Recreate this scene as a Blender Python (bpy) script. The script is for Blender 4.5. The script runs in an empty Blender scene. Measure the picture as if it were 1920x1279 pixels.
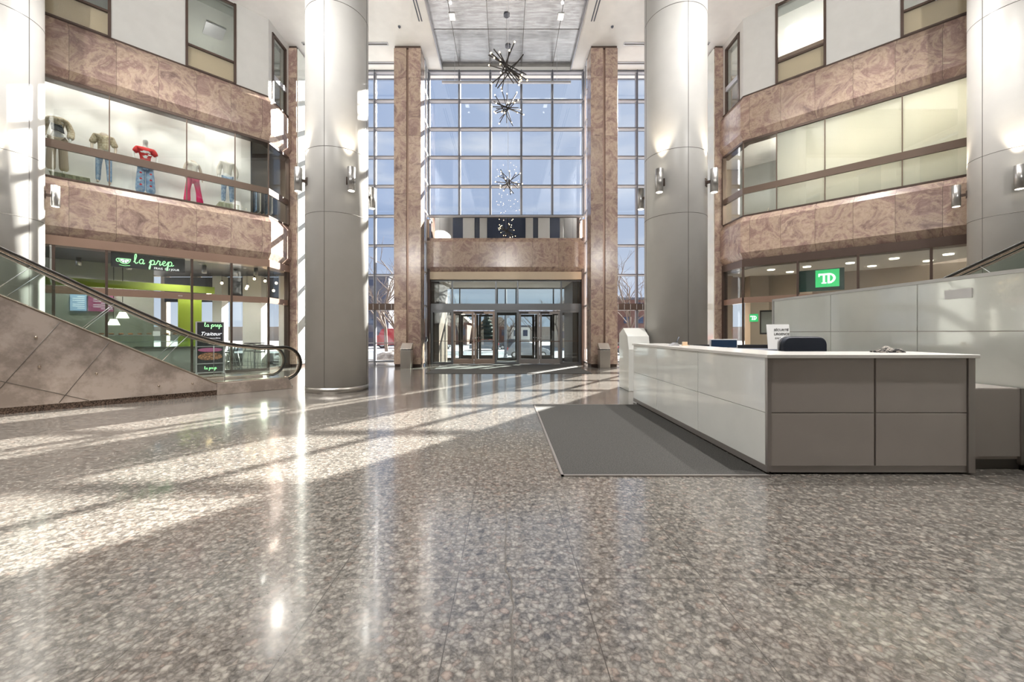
import bpy, bmesh, math, random
from mathutils import Vector, Matrix
R = math.radians
S2 = math.sqrt(0.5)
sc = bpy.context.scene
C = sc.collection

# ------------------------------------------------------------------ camera, world, sun, exposure
cam_d = bpy.data.cameras.new('camera'); cam = bpy.data.objects.new('camera', cam_d); C.objects.link(cam)
cam.location = (0, 0, 1.4); cam.rotation_euler = (R(90), 0, 0)
cam_d.sensor_width = 36; cam_d.lens = 36 * 746.7 / 1920
cam_d.shift_x = (960 - 948.4) / 1920; cam_d.shift_y = -(639.5 - 624) / 1920
cam_d.clip_start = 0.05; cam_d.clip_end = 600
sc.camera = cam
sc.view_settings.view_transform = 'Standard'; sc.view_settings.look = 'None'
sc.view_settings.gamma = 1; sc.view_settings.use_curve_mapping = False
sc.view_settings.exposure = 1.08
sc.cycles.max_bounces = 10; sc.cycles.diffuse_bounces = 5; sc.cycles.glossy_bounces = 5
sc.cycles.transparent_max_bounces = 24; sc.cycles.caustics_reflective = False; sc.cycles.caustics_refractive = False
sc.cycles.sample_clamp_indirect = 6; sc.cycles.use_denoising = True

w = bpy.data.worlds.new('sky'); sc.world = w; w.use_nodes = True
nt = w.node_tree; nt.nodes.clear()
def N(nt, t, **kw):
    n = nt.nodes.new(t)
    for k, v in kw.items():
        if k in n.inputs: n.inputs[k].default_value = v
        else: setattr(n, k, v)
    return n
tc = N(nt, 'ShaderNodeTexCoord'); sp = N(nt, 'ShaderNodeSeparateXYZ'); nt.links.new(tc.outputs['Generated'], sp.inputs[0])
mr = N(nt, 'ShaderNodeMapRange'); mr.inputs[1].default_value = -0.5; mr.inputs[2].default_value = 0.6
nt.links.new(sp.outputs[0], mr.inputs[0])
cr = N(nt, 'ShaderNodeValToRGB'); cr.color_ramp.elements[0].color = (0.33, 0.43, 0.64, 1); cr.color_ramp.elements[1].color = (0.56, 0.62, 0.73, 1)
nt.links.new(mr.outputs[0], cr.inputs[0])
mp = N(nt, 'ShaderNodeMapping'); mp.inputs['Scale'].default_value = (2, 2, 9); nt.links.new(tc.outputs['Generated'], mp.inputs[0])
nz = N(nt, 'ShaderNodeTexNoise'); nz.inputs['Scale'].default_value = 2.2; nz.inputs['Detail'].default_value = 5; nt.links.new(mp.outputs[0], nz.inputs[0])
c2 = N(nt, 'ShaderNodeValToRGB'); c2.color_ramp.elements[0].position = .5; c2.color_ramp.elements[1].position = .75
nt.links.new(nz.outputs[0], c2.inputs[0])
m2 = N(nt, 'ShaderNodeMix', data_type='RGBA'); nt.links.new(c2.outputs[0], m2.inputs[0]); nt.links.new(cr.outputs[0], m2.inputs[6]); m2.inputs[7].default_value = (.68, .72, .8, 1)
m3 = N(nt, 'ShaderNodeMapRange'); m3.inputs[1].default_value = 0.0; m3.inputs[2].default_value = 0.25; nt.links.new(sp.outputs[2], m3.inputs[0])
m4 = N(nt, 'ShaderNodeMix', data_type='RGBA'); nt.links.new(m3.outputs[0], m4.inputs[0]); m4.inputs[6].default_value = (.6, .66, .78, 1); nt.links.new(m2.outputs[2], m4.inputs[7])
bg = N(nt, 'ShaderNodeBackground'); bg.inputs[1].default_value = .62; nt.links.new(m4.outputs[2], bg.inputs[0])
wo = N(nt, 'ShaderNodeOutputWorld'); nt.links.new(bg.outputs[0], wo.inputs[0])

SUN_AZ = (0.585, 0.811); SUN_TAN = 0.527
sd = bpy.data.lights.new('sun', 'SUN'); sd.energy = 26.0; sd.angle = R(0.5); sd.color = (1, .93, .82)
sun = bpy.data.objects.new('sun', sd); C.objects.link(sun)
sun.rotation_euler = Vector((SUN_AZ[0], SUN_AZ[1], SUN_TAN)).to_track_quat('Z', 'Y').to_euler()
sun.location = (30, 40, 30)

def lamp(name, kind, loc, energy, color=(1, .95, .88), size=.3, target=None, size_y=None, spot=70, blend=.6):
    d = bpy.data.lights.new(name, kind); d.energy = energy; d.color = color
    if kind == 'AREA':
        d.shape = 'RECTANGLE' if size_y else 'SQUARE'; d.size = size
        if size_y: d.size_y = size_y
    else: d.shadow_soft_size = size
    if kind == 'SPOT': d.spot_size = R(spot); d.spot_blend = blend
    o = bpy.data.objects.new(name, d); C.objects.link(o); o.location = loc
    if target is not None:
        o.rotation_euler = (Vector(loc) - Vector(target)).to_track_quat('Z', 'Y').to_euler()
    return o
LAMP_GAIN = 1.0
CEIL = 13.06
# fill lamps added to brighten the lobby, out of view
# they aim down from the unseen part of the ceiling
FILL_LAMPS = [(sx * x, y) for sx in (-1, 1) for x in (5.4, 9.2) for y in (2.5, 6.5, 10.5)]
for x, y in FILL_LAMPS:
    lamp('fill_lamp', 'SPOT', (x, y, CEIL - .08), 1350 * LAMP_GAIN, (1, .97, .93), .12, (x, y, 0), spot=88, blend=.8)
# upward fill spots added behind the viewer to brighten the ceiling
for x in (-8, 0, 8):
    lamp('up_fill_lamp', 'SPOT', (x, -1.9, 7.6), 1500 * LAMP_GAIN, (1, .98, .95), .1, (x, 6, CEIL), spot=130, blend=1)

# ------------------------------------------------------------------ materials
MATS = {}
def newmat(name):
    m = bpy.data.materials.new(name); m.use_nodes = True; m.node_tree.nodes.clear(); return m
def pbr(name, col, rough=.5, metal=0.0, spec=.5, emit=None, es=0, coat=0, bump=0, bscale=60):
    if name in MATS: return MATS[name]
    m = newmat(name); nt = m.node_tree
    b = N(nt, 'ShaderNodeBsdfPrincipled'); o = N(nt, 'ShaderNodeOutputMaterial'); nt.links.new(b.outputs[0], o.inputs[0])
    # a little procedural unevenness so that no surface is perfectly flat in colour
    g = N(nt, 'ShaderNodeTexCoord'); n = N(nt, 'ShaderNodeTexNoise'); n.inputs['Scale'].default_value = 3.0; n.inputs['Detail'].default_value = 4
    nt.links.new(g.outputs['Object'], n.inputs[0])
    mx = N(nt, 'ShaderNodeMix', data_type='RGBA'); nt.links.new(n.outputs[0], mx.inputs[0])
    mx.inputs[6].default_value = tuple(c * .93 for c in col) + (1,); mx.inputs[7].default_value = tuple(min(1, c * 1.06) for c in col) + (1,)
    nt.links.new(mx.outputs[2], b.inputs['Base Color'])
    b.inputs['Roughness'].default_value = rough; b.inputs['Metallic'].default_value = metal
    b.inputs['Specular IOR Level'].default_value = spec; b.inputs['Coat Weight'].default_value = coat
    if emit: b.inputs['Emission Color'].default_value = emit + (1,); b.inputs['Emission Strength'].default_value = es
    if bump:
        n2 = N(nt, 'ShaderNodeTexNoise'); n2.inputs['Scale'].default_value = bscale; nt.links.new(g.outputs['Object'], n2.inputs[0])
        bp = N(nt, 'ShaderNodeBump'); bp.inputs['Strength'].default_value = bump; bp.inputs['Distance'].default_value = .02
        nt.links.new(n2.outputs[0], bp.inputs['Height']); nt.links.new(bp.outputs[0], b.inputs['Normal'])
    MATS[name] = m; return m
def glass(name, tint, refl=.5, base=.03, rough=0.0):
    m = newmat(name); nt = m.node_tree
    t = N(nt, 'ShaderNodeBsdfTransparent'); t.inputs[0].default_value = tint + (1,)
    g = N(nt, 'ShaderNodeBsdfGlossy'); g.inputs['Roughness'].default_value = rough; g.inputs[0].default_value = (.95, .97, 1, 1)
    f = N(nt, 'ShaderNodeFresnel'); ge = N(nt, 'ShaderNodeNewGeometry')
    io = N(nt, 'ShaderNodeMapRange'); nt.links.new(ge.outputs['Backfacing'], io.inputs[0]); io.inputs[3].default_value = 1.5; io.inputs[4].default_value = 1 / 1.5; nt.links.new(io.outputs[0], f.inputs[0])
    a = N(nt, 'ShaderNodeMath', operation='MULTIPLY_ADD', use_clamp=True); nt.links.new(f.outputs[0], a.inputs[0]); a.inputs[1].default_value = refl; a.inputs[2].default_value = base
    x = N(nt, 'ShaderNodeMixShader'); nt.links.new(a.outputs[0], x.inputs[0]); nt.links.new(t.outputs[0], x.inputs[1]); nt.links.new(g.outputs[0], x.inputs[2])
    o = N(nt, 'ShaderNodeOutputMaterial'); nt.links.new(x.outputs[0], o.inputs[0]); MATS[name] = m; return m
def ramp(nt, src, stops):
    r = N(nt, 'ShaderNodeValToRGB'); e = r.color_ramp.elements
    e[0].position, e[0].color = stops[0][0], stops[0][1] + (1,)
    e[1].position, e[1].color = stops[-1][0], stops[-1][1] + (1,)
    for p, c in stops[1:-1]:
        q = e.new(p); q.color = c + (1,)
    nt.links.new(src, r.inputs[0]); return r.outputs[0]
def marble(name, cols, pw=.93, ph=30.0, rough=.22, sc_=1.4, off=0.0, warp=1.6):
    m = newmat(name); nt = m.node_tree; L = nt.links.new
    uv = N(nt, 'ShaderNodeUVMap'); uv.uv_map = 'UVMap'
    s = N(nt, 'ShaderNodeSeparateXYZ'); L(uv.outputs[0], s.inputs[0])
    def cell(sock, size, o):
        d = N(nt, 'ShaderNodeMath', operation='MULTIPLY_ADD'); L(sock, d.inputs[0]); d.inputs[1].default_value = 1 / size; d.inputs[2].default_value = o
        fl = N(nt, 'ShaderNodeMath', operation='FLOOR'); L(d.outputs[0], fl.inputs[0])
        fr = N(nt, 'ShaderNodeMath', operation='FRACT'); L(d.outputs[0], fr.inputs[0])
        a = N(nt, 'ShaderNodeMath', operation='SUBTRACT'); L(fr.outputs[0], a.inputs[0]); a.inputs[1].default_value = .5
        b = N(nt, 'ShaderNodeMath', operation='ABSOLUTE'); L(a.outputs[0], b.inputs[0])
        c = N(nt, 'ShaderNodeMath', operation='GREATER_THAN'); L(b.outputs[0], c.inputs[0]); c.inputs[1].default_value = .5 - .004 / size
        return fl.outputs[0], c.outputs[0]
    iu, ju = cell(s.outputs[0], pw, off); iv, jv = cell(s.outputs[1], ph, .0)
    cb = N(nt, 'ShaderNodeCombineXYZ'); L(iu, cb.inputs[0]); L(iv, cb.inputs[1])
    wn = N(nt, 'ShaderNodeTexWhiteNoise', noise_dimensions='3D'); L(cb.outputs[0], wn.inputs[0])
    sv = N(nt, 'ShaderNodeVectorMath', operation='SCALE'); L(wn.outputs['Color'], sv.inputs[0]); sv.inputs['Scale'].default_value = 40
    g = N(nt, 'ShaderNodeTexCoord')
    ad = N(nt, 'ShaderNodeVectorMath', operation='ADD'); L(g.outputs['Object'], ad.inputs[0]); L(sv.outputs[0], ad.inputs[1])
    n1 = N(nt, 'ShaderNodeTexNoise'); n1.inputs['Scale'].default_value = sc_; n1.inputs['Detail'].default_value = 9; n1.inputs['Roughness'].default_value = .68; n1.inputs['Distortion'].default_value = warp
    L(ad.outputs[0], n1.inputs[0])
    col = ramp(nt, n1.outputs[0], cols)
    n2 = N(nt, 'ShaderNodeTexNoise'); n2.inputs['Scale'].default_value = sc_ * 3; n2.inputs['Detail'].default_value = 9; n2.inputs['Distortion'].default_value = 1.0
    L(ad.outputs[0], n2.inputs[0])
    v = N(nt, 'ShaderNodeMath', operation='SUBTRACT'); L(n2.outputs[0], v.inputs[0]); v.inputs[1].default_value = .5
    va = N(nt, 'ShaderNodeMath', operation='ABSOLUTE'); L(v.outputs[0], va.inputs[0])
    vr = ramp(nt, va.outputs[0], [(0, (.74, .71, .70)), (.02, (.92, .91, .90)), (.10, (1, 1, 1))])
    mu = N(nt, 'ShaderNodeMix', data_type='RGBA', blend_type='MULTIPLY'); mu.inputs[0].default_value = .8; L(col, mu.inputs[6]); L(vr, mu.inputs[7])
    # each slab a little lighter or darker than its neighbour
    vv = N(nt, 'ShaderNodeMapRange'); L(wn.outputs['Value'], vv.inputs[0]); vv.inputs[3].default_value = .86; vv.inputs[4].default_value = 1.14
    m5 = N(nt, 'ShaderNodeVectorMath', operation='SCALE'); L(mu.outputs[2], m5.inputs[0]); L(vv.outputs[0], m5.inputs['Scale'])
    jm = N(nt, 'ShaderNodeMath', operation='MAXIMUM'); L(ju, jm.inputs[0]); L(jv, jm.inputs[1])
    jx = N(nt, 'ShaderNodeMix', data_type='RGBA'); L(jm.outputs[0], jx.inputs[0]); L(m5.outputs[0], jx.inputs[6]); jx.inputs[7].default_value = (.12, .09, .07, 1)
    b = N(nt, 'ShaderNodeBsdfPrincipled'); L(jx.outputs[2], b.inputs['Base Color']); b.inputs['Roughness'].default_value = rough
    o = N(nt, 'ShaderNodeOutputMaterial'); L(b.outputs[0], o.inputs[0]); MATS[name] = m; return m

WARM = [(.30, (.17, .115, .10)), (.40, (.33, .235, .20)), (.48, (.47, .36, .275)), (.54, (.35, .245, .21)), (.61, (.26, .17, .15)), (.72, (.58, .48, .36))]
marble('rose marble', WARM, sc_=1.5, warp=.9)
marble('rose marble pillar', WARM, pw=.62, ph=2.35, off=.5, sc_=1.5, warp=.7)
marble('rose marble spandrel', WARM, pw=1.15, ph=30, sc_=2.2, warp=.6)
pbr('white panel', (.62, .62, .605), .42)
pbr('white ceiling', (.86, .85, .83), .6)
pbr('column panel', (.57, .56, .54), .33, bump=.03, bscale=220)
pbr('column seam', (.10, .09, .08), .6)
pbr('dark bronze', (.10, .07, .058), .38, .55)
pbr('bronze rail', (.17, .125, .10), .34, .6)
pbr('header bronze', (.30, .20, .155), .36, .5)
pbr('aluminium frame', (.34, .34, .36), .36, .6)
pbr('light aluminium', (.50, .50, .52), .4, .5)
pbr('transom grey', (.42, .42, .45), .4, .3); pbr('warm lit bronze', (.40, .31, .26), .36, .45)  # the door metal has its warm light put into the colour
pbr('grey lit bronze', (.33, .31, .30), .36, .45)  # the same door metal, coloured as it looks in greyer light
pbr('porch lining', (.10, .065, .045), .5); pbr('dark frame', (.035, .03, .028), .4, .3)
pbr('grey band', (.20, .21, .225), .35, .6)
pbr('brushed steel', (.52, .49, .45), .3, .95)
pbr('sconce steel', (.42, .41, .40), .3, .9)
pbr('black rubber', (.02, .018, .016), .28)
pbr('rail metal', (.45, .37, .30), .25, .95)
pbr('beige panel', (.60, .49, .36), .5)
pbr('tan blind', (.78, .60, .42), .7)
pbr('taupe wall', (.42, .34, .27), .7)
pbr('desk white glass', (.82, .83, .80), .06, coat=.3)
pbr('shaded desk white', (.38, .345, .32), .2)  # white desk face with its shade put into the colour
pbr('desk metal', (.36, .33, .31), .35, .6)
pbr('desk top', (.70, .68, .65), .2)
pbr('partition glass', (.83, .86, .81), .08, coat=.4)
pbr('navy fabric', (.014, .02, .035), .6)
pbr('black plastic', (.02, .02, .022), .4)
pbr('white plastic', (.78, .78, .78), .4)
pbr('navy screen', (.02, .045, .10), .25)
pbr('snow', (.30, .30, .32), .8, bump=.3, bscale=1.5)
pbr('asphalt', (.10, .115, .14), .8)
pbr('bark', (.13, .10, .085), .9)
pbr('brick', (.19, .10, .08), .85)
pbr('dark slate', (.12, .13, .16), .8)
pbr('lime green', (.42, .55, .06), .6)
pbr('sign green', (.30, .80, .32), .5, emit=(.35, .95, .38), es=.9)
pbr('sign white', (.85, .85, .85), .5, emit=(.9, .92, .95), es=.7)
pbr('bank green', (.03, .42, .13), .4, emit=(.03, .50, .15), es=.5)
pbr('bank dark green', (.012, .05, .04), .4)
pbr('bulb glow', (1, .8, .55), .3, emit=(1, .70, .38), es=9)
pbr('lamp lens', (1, .95, .85), .3, emit=(1, .9, .72), es=2.5)
pbr('luminaire', (1, .98, .94), .3, emit=(1, .97, .92), es=2.0)
pbr('shop black', (.02, .02, .025), .5)
pbr('shop grey', (.40, .41, .38), .6)
pbr('shop white', (.80, .80, .77), .6)
pbr('mannequin', (.62, .52, .42), .5)
pbr('mannequin white', (.80, .80, .78), .4)
glass('curtain glass', (.88, .90, .92), .75, .02)
glass('shop glass', (.90, .92, .905), .7, .015)
glass('balustrade glass', (.93, .97, .95), .8, .03)
glass('door glass', (.86, .90, .90), .8, .03)

def mk_frost():
    m = newmat('frosted glass'); nt = m.node_tree
    a = N(nt, 'ShaderNodeBsdfDiffuse'); a.inputs[0].default_value = (.64, .65, .61, 1); b = N(nt, 'ShaderNodeBsdfTranslucent'); b.inputs[0].default_value = (.7, .67, .60, 1)
    x = N(nt, 'ShaderNodeMixShader'); x.inputs[0].default_value = .45; nt.links.new(a.outputs[0], x.inputs[1]); nt.links.new(b.outputs[0], x.inputs[2])
    o = N(nt, 'ShaderNodeOutputMaterial'); nt.links.new(x.outputs[0], o.inputs[0]); MATS['frosted glass'] = m
mk_frost()
# dark mirror glass of the spandrel above the doors
def mk_dark():
    m = newmat('dark mirror glass'); nt = m.node_tree
    a = N(nt, 'ShaderNodeBsdfPrincipled'); a.inputs['Base Color'].default_value = (.02, .022, .03, 1); a.inputs['Roughness'].default_value = .02
    g = N(nt, 'ShaderNodeBsdfGlossy'); g.inputs['Roughness'].default_value = .0; g.inputs[0].default_value = (.9, .9, .9, 1)
    x = N(nt, 'ShaderNodeMixShader'); x.inputs[0].default_value = .75; nt.links.new(a.outputs[0], x.inputs[1]); nt.links.new(g.outputs[0], x.inputs[2])
    o = N(nt, 'ShaderNodeOutputMaterial'); nt.links.new(x.outputs[0], o.inputs[0]); MATS['dark mirror glass'] = m
mk_dark()

# polished granite floor: rounded beige feldspar grains in a dark matrix, square slabs
def mk_floor():
    m = newmat('granite floor'); nt = m.node_tree; L = nt.links.new
    g = N(nt, 'ShaderNodeNewGeometry'); P = g.outputs['Position']
    nw = N(nt, 'ShaderNodeTexNoise'); nw.inputs['Scale'].default_value = 30; L(P, nw.inputs[0])
    ws = N(nt, 'ShaderNodeVectorMath', operation='SCALE'); L(nw.outputs['Color'], ws.inputs[0]); ws.inputs['Scale'].default_value = .018
    wp = N(nt, 'ShaderNodeVectorMath', operation='ADD'); L(P, wp.inputs[0]); L(ws.outputs[0], wp.inputs[1])
    v = N(nt, 'ShaderNodeTexVoronoi'); v.inputs['Scale'].default_value = 30; L(wp.outputs[0], v.inputs[0])
    ve = N(nt, 'ShaderNodeTexVoronoi', feature='DISTANCE_TO_EDGE'); ve.inputs['Scale'].default_value = 30; L(wp.outputs[0], ve.inputs[0])
    s = N(nt, 'ShaderNodeSeparateColor'); L(v.outputs['Color'], s.inputs[0])
    grain = ramp(nt, s.outputs[0], [(0, (.17, .158, .145)), (.3, (.235, .22, .20)), (.62, (.285, .265, .24)), (.86, (.335, .312, .28)), (1, (.27, .215, .185))])
    edge = ramp(nt, ve.outputs['Distance'], [(0, (.50, .49, .48)), (.10, (.68, .66, .64)), (.32, (1, 1, 1))])
    n2 = N(nt, 'ShaderNodeTexNoise'); n2.inputs['Scale'].default_value = 22; n2.inputs['Detail'].default_value = 7; n2.inputs['Roughness'].default_value = .7; L(P, n2.inputs[0])
    dk = ramp(nt, n2.outputs[0], [(.40, (.20, .20, .21)), (.56, (1, 1, 1))])
    a = N(nt, 'ShaderNodeMix', data_type='RGBA', blend_type='MULTIPLY'); a.inputs[0].default_value = .9; L(grain, a.inputs[6]); L(edge, a.inputs[7])
    b = N(nt, 'ShaderNodeMix', data_type='RGBA', blend_type='MULTIPLY'); b.inputs[0].default_value = .75; L(a.outputs[2], b.inputs[6]); L(dk, b.inputs[7])
    sp = N(nt, 'ShaderNodeSeparateXYZ'); L(P, sp.inputs[0])
    js = []
    for i, o in ((0, -.274), (1, 2.967)):
        d = N(nt, 'ShaderNodeMath', operation='MULTIPLY_ADD'); L(sp.outputs[i], d.inputs[0]); d.inputs[1].default_value = 1 / .697; d.inputs[2].default_value = -o / .697 + .5 + 40
        f = N(nt, 'ShaderNodeMath', operation='FRACT'); L(d.outputs[0], f.inputs[0])
        e = N(nt, 'ShaderNodeMath', operation='SUBTRACT'); L(f.outputs[0], e.inputs[0]); e.inputs[1].default_value = .5
        h = N(nt, 'ShaderNodeMath', operation='ABSOLUTE'); L(e.outputs[0], h.inputs[0])
        k = N(nt, 'ShaderNodeMath', operation='LESS_THAN'); L(h.outputs[0], k.inputs[0]); k.inputs[1].default_value = .0036
        js.append(k.outputs[0])
    jm = N(nt, 'ShaderNodeMath', operation='MAXIMUM'); L(js[0], jm.inputs[0]); L(js[1], jm.inputs[1])
    jf = N(nt, 'ShaderNodeMath', operation='MULTIPLY'); L(jm.outputs[0], jf.inputs[0]); jf.inputs[1].default_value = .9
    c = N(nt, 'ShaderNodeMix', data_type='RGBA'); L(jf.outputs[0], c.inputs[0]); L(b.outputs[2], c.inputs[6]); c.inputs[7].default_value = (.05, .045, .04, 1)
    p = N(nt, 'ShaderNodeBsdfPrincipled'); L(c.outputs[2], p.inputs['Base Color'])
    p.inputs['Specular IOR Level'].default_value = .9; p.inputs['Coat Weight'].default_value = .4; p.inputs['Coat Roughness'].default_value = .07
    rr = N(nt, 'ShaderNodeMapRange'); L(n2.outputs[0], rr.inputs[0]); rr.inputs[3].default_value = .10; rr.inputs[4].default_value = .24; L(rr.outputs[0], p.inputs['Roughness'])
    bp = N(nt, 'ShaderNodeBump'); bp.inputs['Strength'].default_value = .12; bp.inputs['Distance'].default_value = .004; L(n2.outputs[0], bp.inputs['Height']); L(bp.outputs[0], p.inputs['Normal'])
    o = N(nt, 'ShaderNodeOutputMaterial'); L(p.outputs[0], o.inputs[0]); MATS['granite floor'] = m
mk_floor()
def mk_speck(name, ca, cb, scale, rough=.9, metal=0, lo=.42, hi=.58, stretch=None, bump=.3):
    m = newmat(name); nt = m.node_tree; L = nt.links.new
    g = N(nt, 'ShaderNodeTexCoord'); mp = N(nt, 'ShaderNodeMapping'); L(g.outputs['Object'], mp.inputs[0])
    if stretch: mp.inputs['Scale'].default_value = stretch
    n = N(nt, 'ShaderNodeTexNoise'); n.inputs['Scale'].default_value = scale; n.inputs['Detail'].default_value = 6; n.inputs['Roughness'].default_value = .7; L(mp.outputs[0], n.inputs[0])
    c = ramp(nt, n.outputs[0], [(lo, ca), (hi, cb)])
    p = N(nt, 'ShaderNodeBsdfPrincipled'); L(c, p.inputs['Base Color']); p.inputs['Roughness'].default_value = rough; p.inputs['Metallic'].default_value = metal
    bp = N(nt, 'ShaderNodeBump'); bp.inputs['Strength'].default_value = bump; bp.inputs['Distance'].default_value = .004; L(n.outputs[0], bp.inputs['Height']); L(bp.outputs[0], p.inputs['Normal'])
    o = N(nt, 'ShaderNodeOutputMaterial'); L(p.outputs[0], o.inputs[0]); MATS[name] = m
mk_speck('mat carpet', (.026, .025, .023), (.072, .069, .064), 90)
mk_speck('plinth granite', (.05, .035, .03), (.28, .19, .14), 45, .25, bump=0)
mk_speck('escalator steel', (.50, .42, .37), (.84, .72, .65), 1.2, .2, .6, bump=.05)
mk_speck('ceiling metal', (.30, .295, .29), (.42, .415, .41), 2.0, .24, .9, stretch=(1, 6, 1), bump=.05)
mk_speck('patterned cloth', (.45, .36, .24), (.66, .58, .44), 18)
mk_speck('denim', (.12, .22, .40), (.34, .47, .64), 12)
mk_speck('light denim', (.22, .36, .58), (.46, .58, .74), 9)
mk_speck('food', (.10, .05, .03), (.62, .30, .16), 26)
mk_speck('striped cloth', (.012, .012, .012), (.30, .27, .24), 5, stretch=(4, 10, 10), lo=.48, hi=.54)
mk_speck('dirty snow', (.14, .13, .13), (.45, .45, .46), 2.5)
pbr('red cloth', (.62, .03, .03), .8); pbr('pink cloth', (.72, .02, .14), .8); pbr('cream cloth', (.74, .70, .62), .8)
pbr('beige cloth', (.46, .38, .29), .85); pbr('dark cloth', (.05, .055, .06), .8); pbr('wood slat', (.48, .50, .34), .7)
pbr('car white', (.26, .29, .34), .2, coat=.6); pbr('car dark', (.06, .065, .08), .2, coat=.6); pbr('car red', (.45, .03, .03), .25, coat=.6)
pbr('car glass', (.03, .035, .04), .06); pbr('tail light', (.6, .02, .02), .3); pbr('hub', (.5, .5, .52), .3, .8)
pbr('evergreen', (.03, .045, .04), .9)
pbr('blueish glass', (.05, .07, .13), .12)
pbr('menu blue', (.20, .28, .40), .4, emit=(.30, .42, .60), es=.5); pbr('menu plum', (.16, .05, .09), .4, emit=(.30, .08, .16), es=.5)
pbr('menu text', (.8, .8, .8), .5, emit=(.8, .85, .9), es=.6)

# ------------------------------------------------------------------ mesh helpers
SPLIT = {'lens', 'wire', 'joint', 'glass_joint', 'transom', 'mullion', 'mullion_cap', 'front_panel', 'side_panel', 'glass_panel', 'push_line', 'porch_side', 'kick_plate', 'edging', 'foot', 'poster', 'panel_edge', 'shelf', 'upper_frame', 'post', 'heart_patch', 'floor_slab'}
ID = lambda x, y, z: (x, y, z)
class MB:
    def __init__(s): s.bm = bmesh.new(); s.uv = s.bm.loops.layers.uv.new('UVMap')
    def face(s, vs, lp, smooth=False):
        try: f = s.bm.faces.new(vs)
        except ValueError: return None
        f.smooth = smooth
        a = [Vector(p) for p in lp]; n = Vector((0, 0, 0))
        for i in range(len(a)):
            p, q = a[i], a[(i + 1) % len(a)]
            n += Vector(((p.y - q.y) * (p.z + q.z), (p.z - q.z) * (p.x + q.x), (p.x - q.x) * (p.y + q.y)))
        ax = max(range(3), key=lambda i: abs(n[i]))
        for l, p in zip(f.loops, a):
            l[s.uv].uv = (p.y, p.z) if ax == 0 else ((p.x, p.z) if ax == 1 else (p.x, p.y))
        return f
    def box(s, x0, x1, y0, y1, z0, z1, T=ID):
        P = [(x, y, z) for z in (z0, z1) for y in (y0, y1) for x in (x0, x1)]
        V = [s.bm.verts.new(T(*p)) for p in P]
        for f in ((0, 2, 3, 1), (4, 5, 7, 6), (0, 1, 5, 4), (2, 6, 7, 3), (0, 4, 6, 2), (1, 3, 7, 5)):
            s.face([V[i] for i in f], [P[i] for i in f])
        return s
    def prism(s, poly, a0, a1, axis='y', T=ID):
        # poly: list of 2-D points; extruded along the axis between a0 and a1
        def P(p, a):
            if axis == 'y': return (p[0], a, p[1])
            if axis == 'x': return (a, p[0], p[1])
            return (p[0], p[1], a)
        A = [P(p, a0) for p in poly]; B = [P(p, a1) for p in poly]
        VA = [s.bm.verts.new(T(*p)) for p in A]; VB = [s.bm.verts.new(T(*p)) for p in B]
        s.face(VA, A); s.face(VB[::-1], B[::-1]); n = len(poly)
        for i in range(n):
            j = (i + 1) % n; s.face([VA[i], VA[j], VB[j], VB[i]], [A[i], A[j], B[j], B[i]])
        return s
    def loft(s, rings, cap=True, smooth=True, closed=True, us=None):
        n = len(rings[0]); V = [[s.bm.verts.new(p) for p in r] for r in rings]
        for a in range(len(rings) - 1):
            for i in range(n if closed else n - 1):
                j = (i + 1) % n
                s.face([V[a][i], V[a][j], V[a + 1][j], V[a + 1][i]], [rings[a][i], rings[a][j], rings[a + 1][j], rings[a + 1][i]], smooth)
        if cap:
            s.face(V[0][::-1], rings[0][::-1]); s.face(V[-1], rings[-1])
        return s
    def cyl(s, c, r, z0, z1, n=32, r2=None, smooth=True, T=ID):
        r2 = r if r2 is None else r2
        R0 = [T(c[0] + r * math.cos(2 * math.pi * i / n), c[1] + r * math.sin(2 * math.pi * i / n), z0) for i in range(n)]
        R1 = [T(c[0] + r2 * math.cos(2 * math.pi * i / n), c[1] + r2 * math.sin(2 * math.pi * i / n), z1) for i in range(n)]
        return s.loft([R0, R1], smooth=smooth)
    def tube(s, pts, r, n=8, cap=True, closed=False):
        pts = [Vector(p) for p in pts]; rings = []; m = len(pts)
        rs = r if isinstance(r, (list, tuple)) else [r] * m
        up = None
        for i, p in enumerate(pts):
            if closed: d = pts[(i + 1) % m] - pts[i - 1]
            else: d = pts[min(i + 1, m - 1)] - pts[max(i - 1, 0)]
            d.normalize()
            if up is None: up = Vector((0, 0, 1)) if abs(d.z) < .9 else Vector((1, 0, 0))
            x = d.cross(up).normalized(); y = x.cross(d).normalized(); up = y
            rings.append([tuple(p + rs[i] * (math.cos(2 * math.pi * k / n) * x + math.sin(2 * math.pi * k / n) * y)) for k in range(n)])
        if closed: rings.append(rings[0]); cap = False
        return s.loft(rings, cap=cap)
    def sphere(s, c, r, n=12, m=8, sz=(1, 1, 1)):
        rings = []
        for j in range(1, m):
            a = math.pi * j / m
            rings.append([(c[0] + sz[0] * r * math.sin(a) * math.cos(2 * math.pi * i / n), c[1] + sz[1] * r * math.sin(a) * math.sin(2 * math.pi * i / n), c[2] - sz[2] * r * math.cos(a)) for i in range(n)])
        return s.loft(rings)
    def sweep(s, prof, path, zf=None, close=True):
        # prof: (d,z) list; path: function d -> list of (x,y) points
        paths = [path(d) for d, z in prof]; k = len(paths[0]); n = len(prof)
        V = [[s.bm.verts.new((paths[j][i][0], paths[j][i][1], prof[j][1])) for j in range(n)] for i in range(k)]
        ln = [0]
        for i in range(k - 1): ln.append(ln[-1] + math.dist(paths[0][i], paths[0][i + 1]))
        for i in range(k - 1):
            for j in range(n):
                jj = (j + 1) % n
                f = s.bm.faces.new((V[i][j], V[i][jj], V[i + 1][jj], V[i + 1][j]))
                for l, q in zip(f.loops, ((ln[i], prof[j][1]), (ln[i], prof[jj][1]), (ln[i + 1], prof[jj][1]), (ln[i + 1], prof[j][1]))): l[s.uv].uv = q
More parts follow.
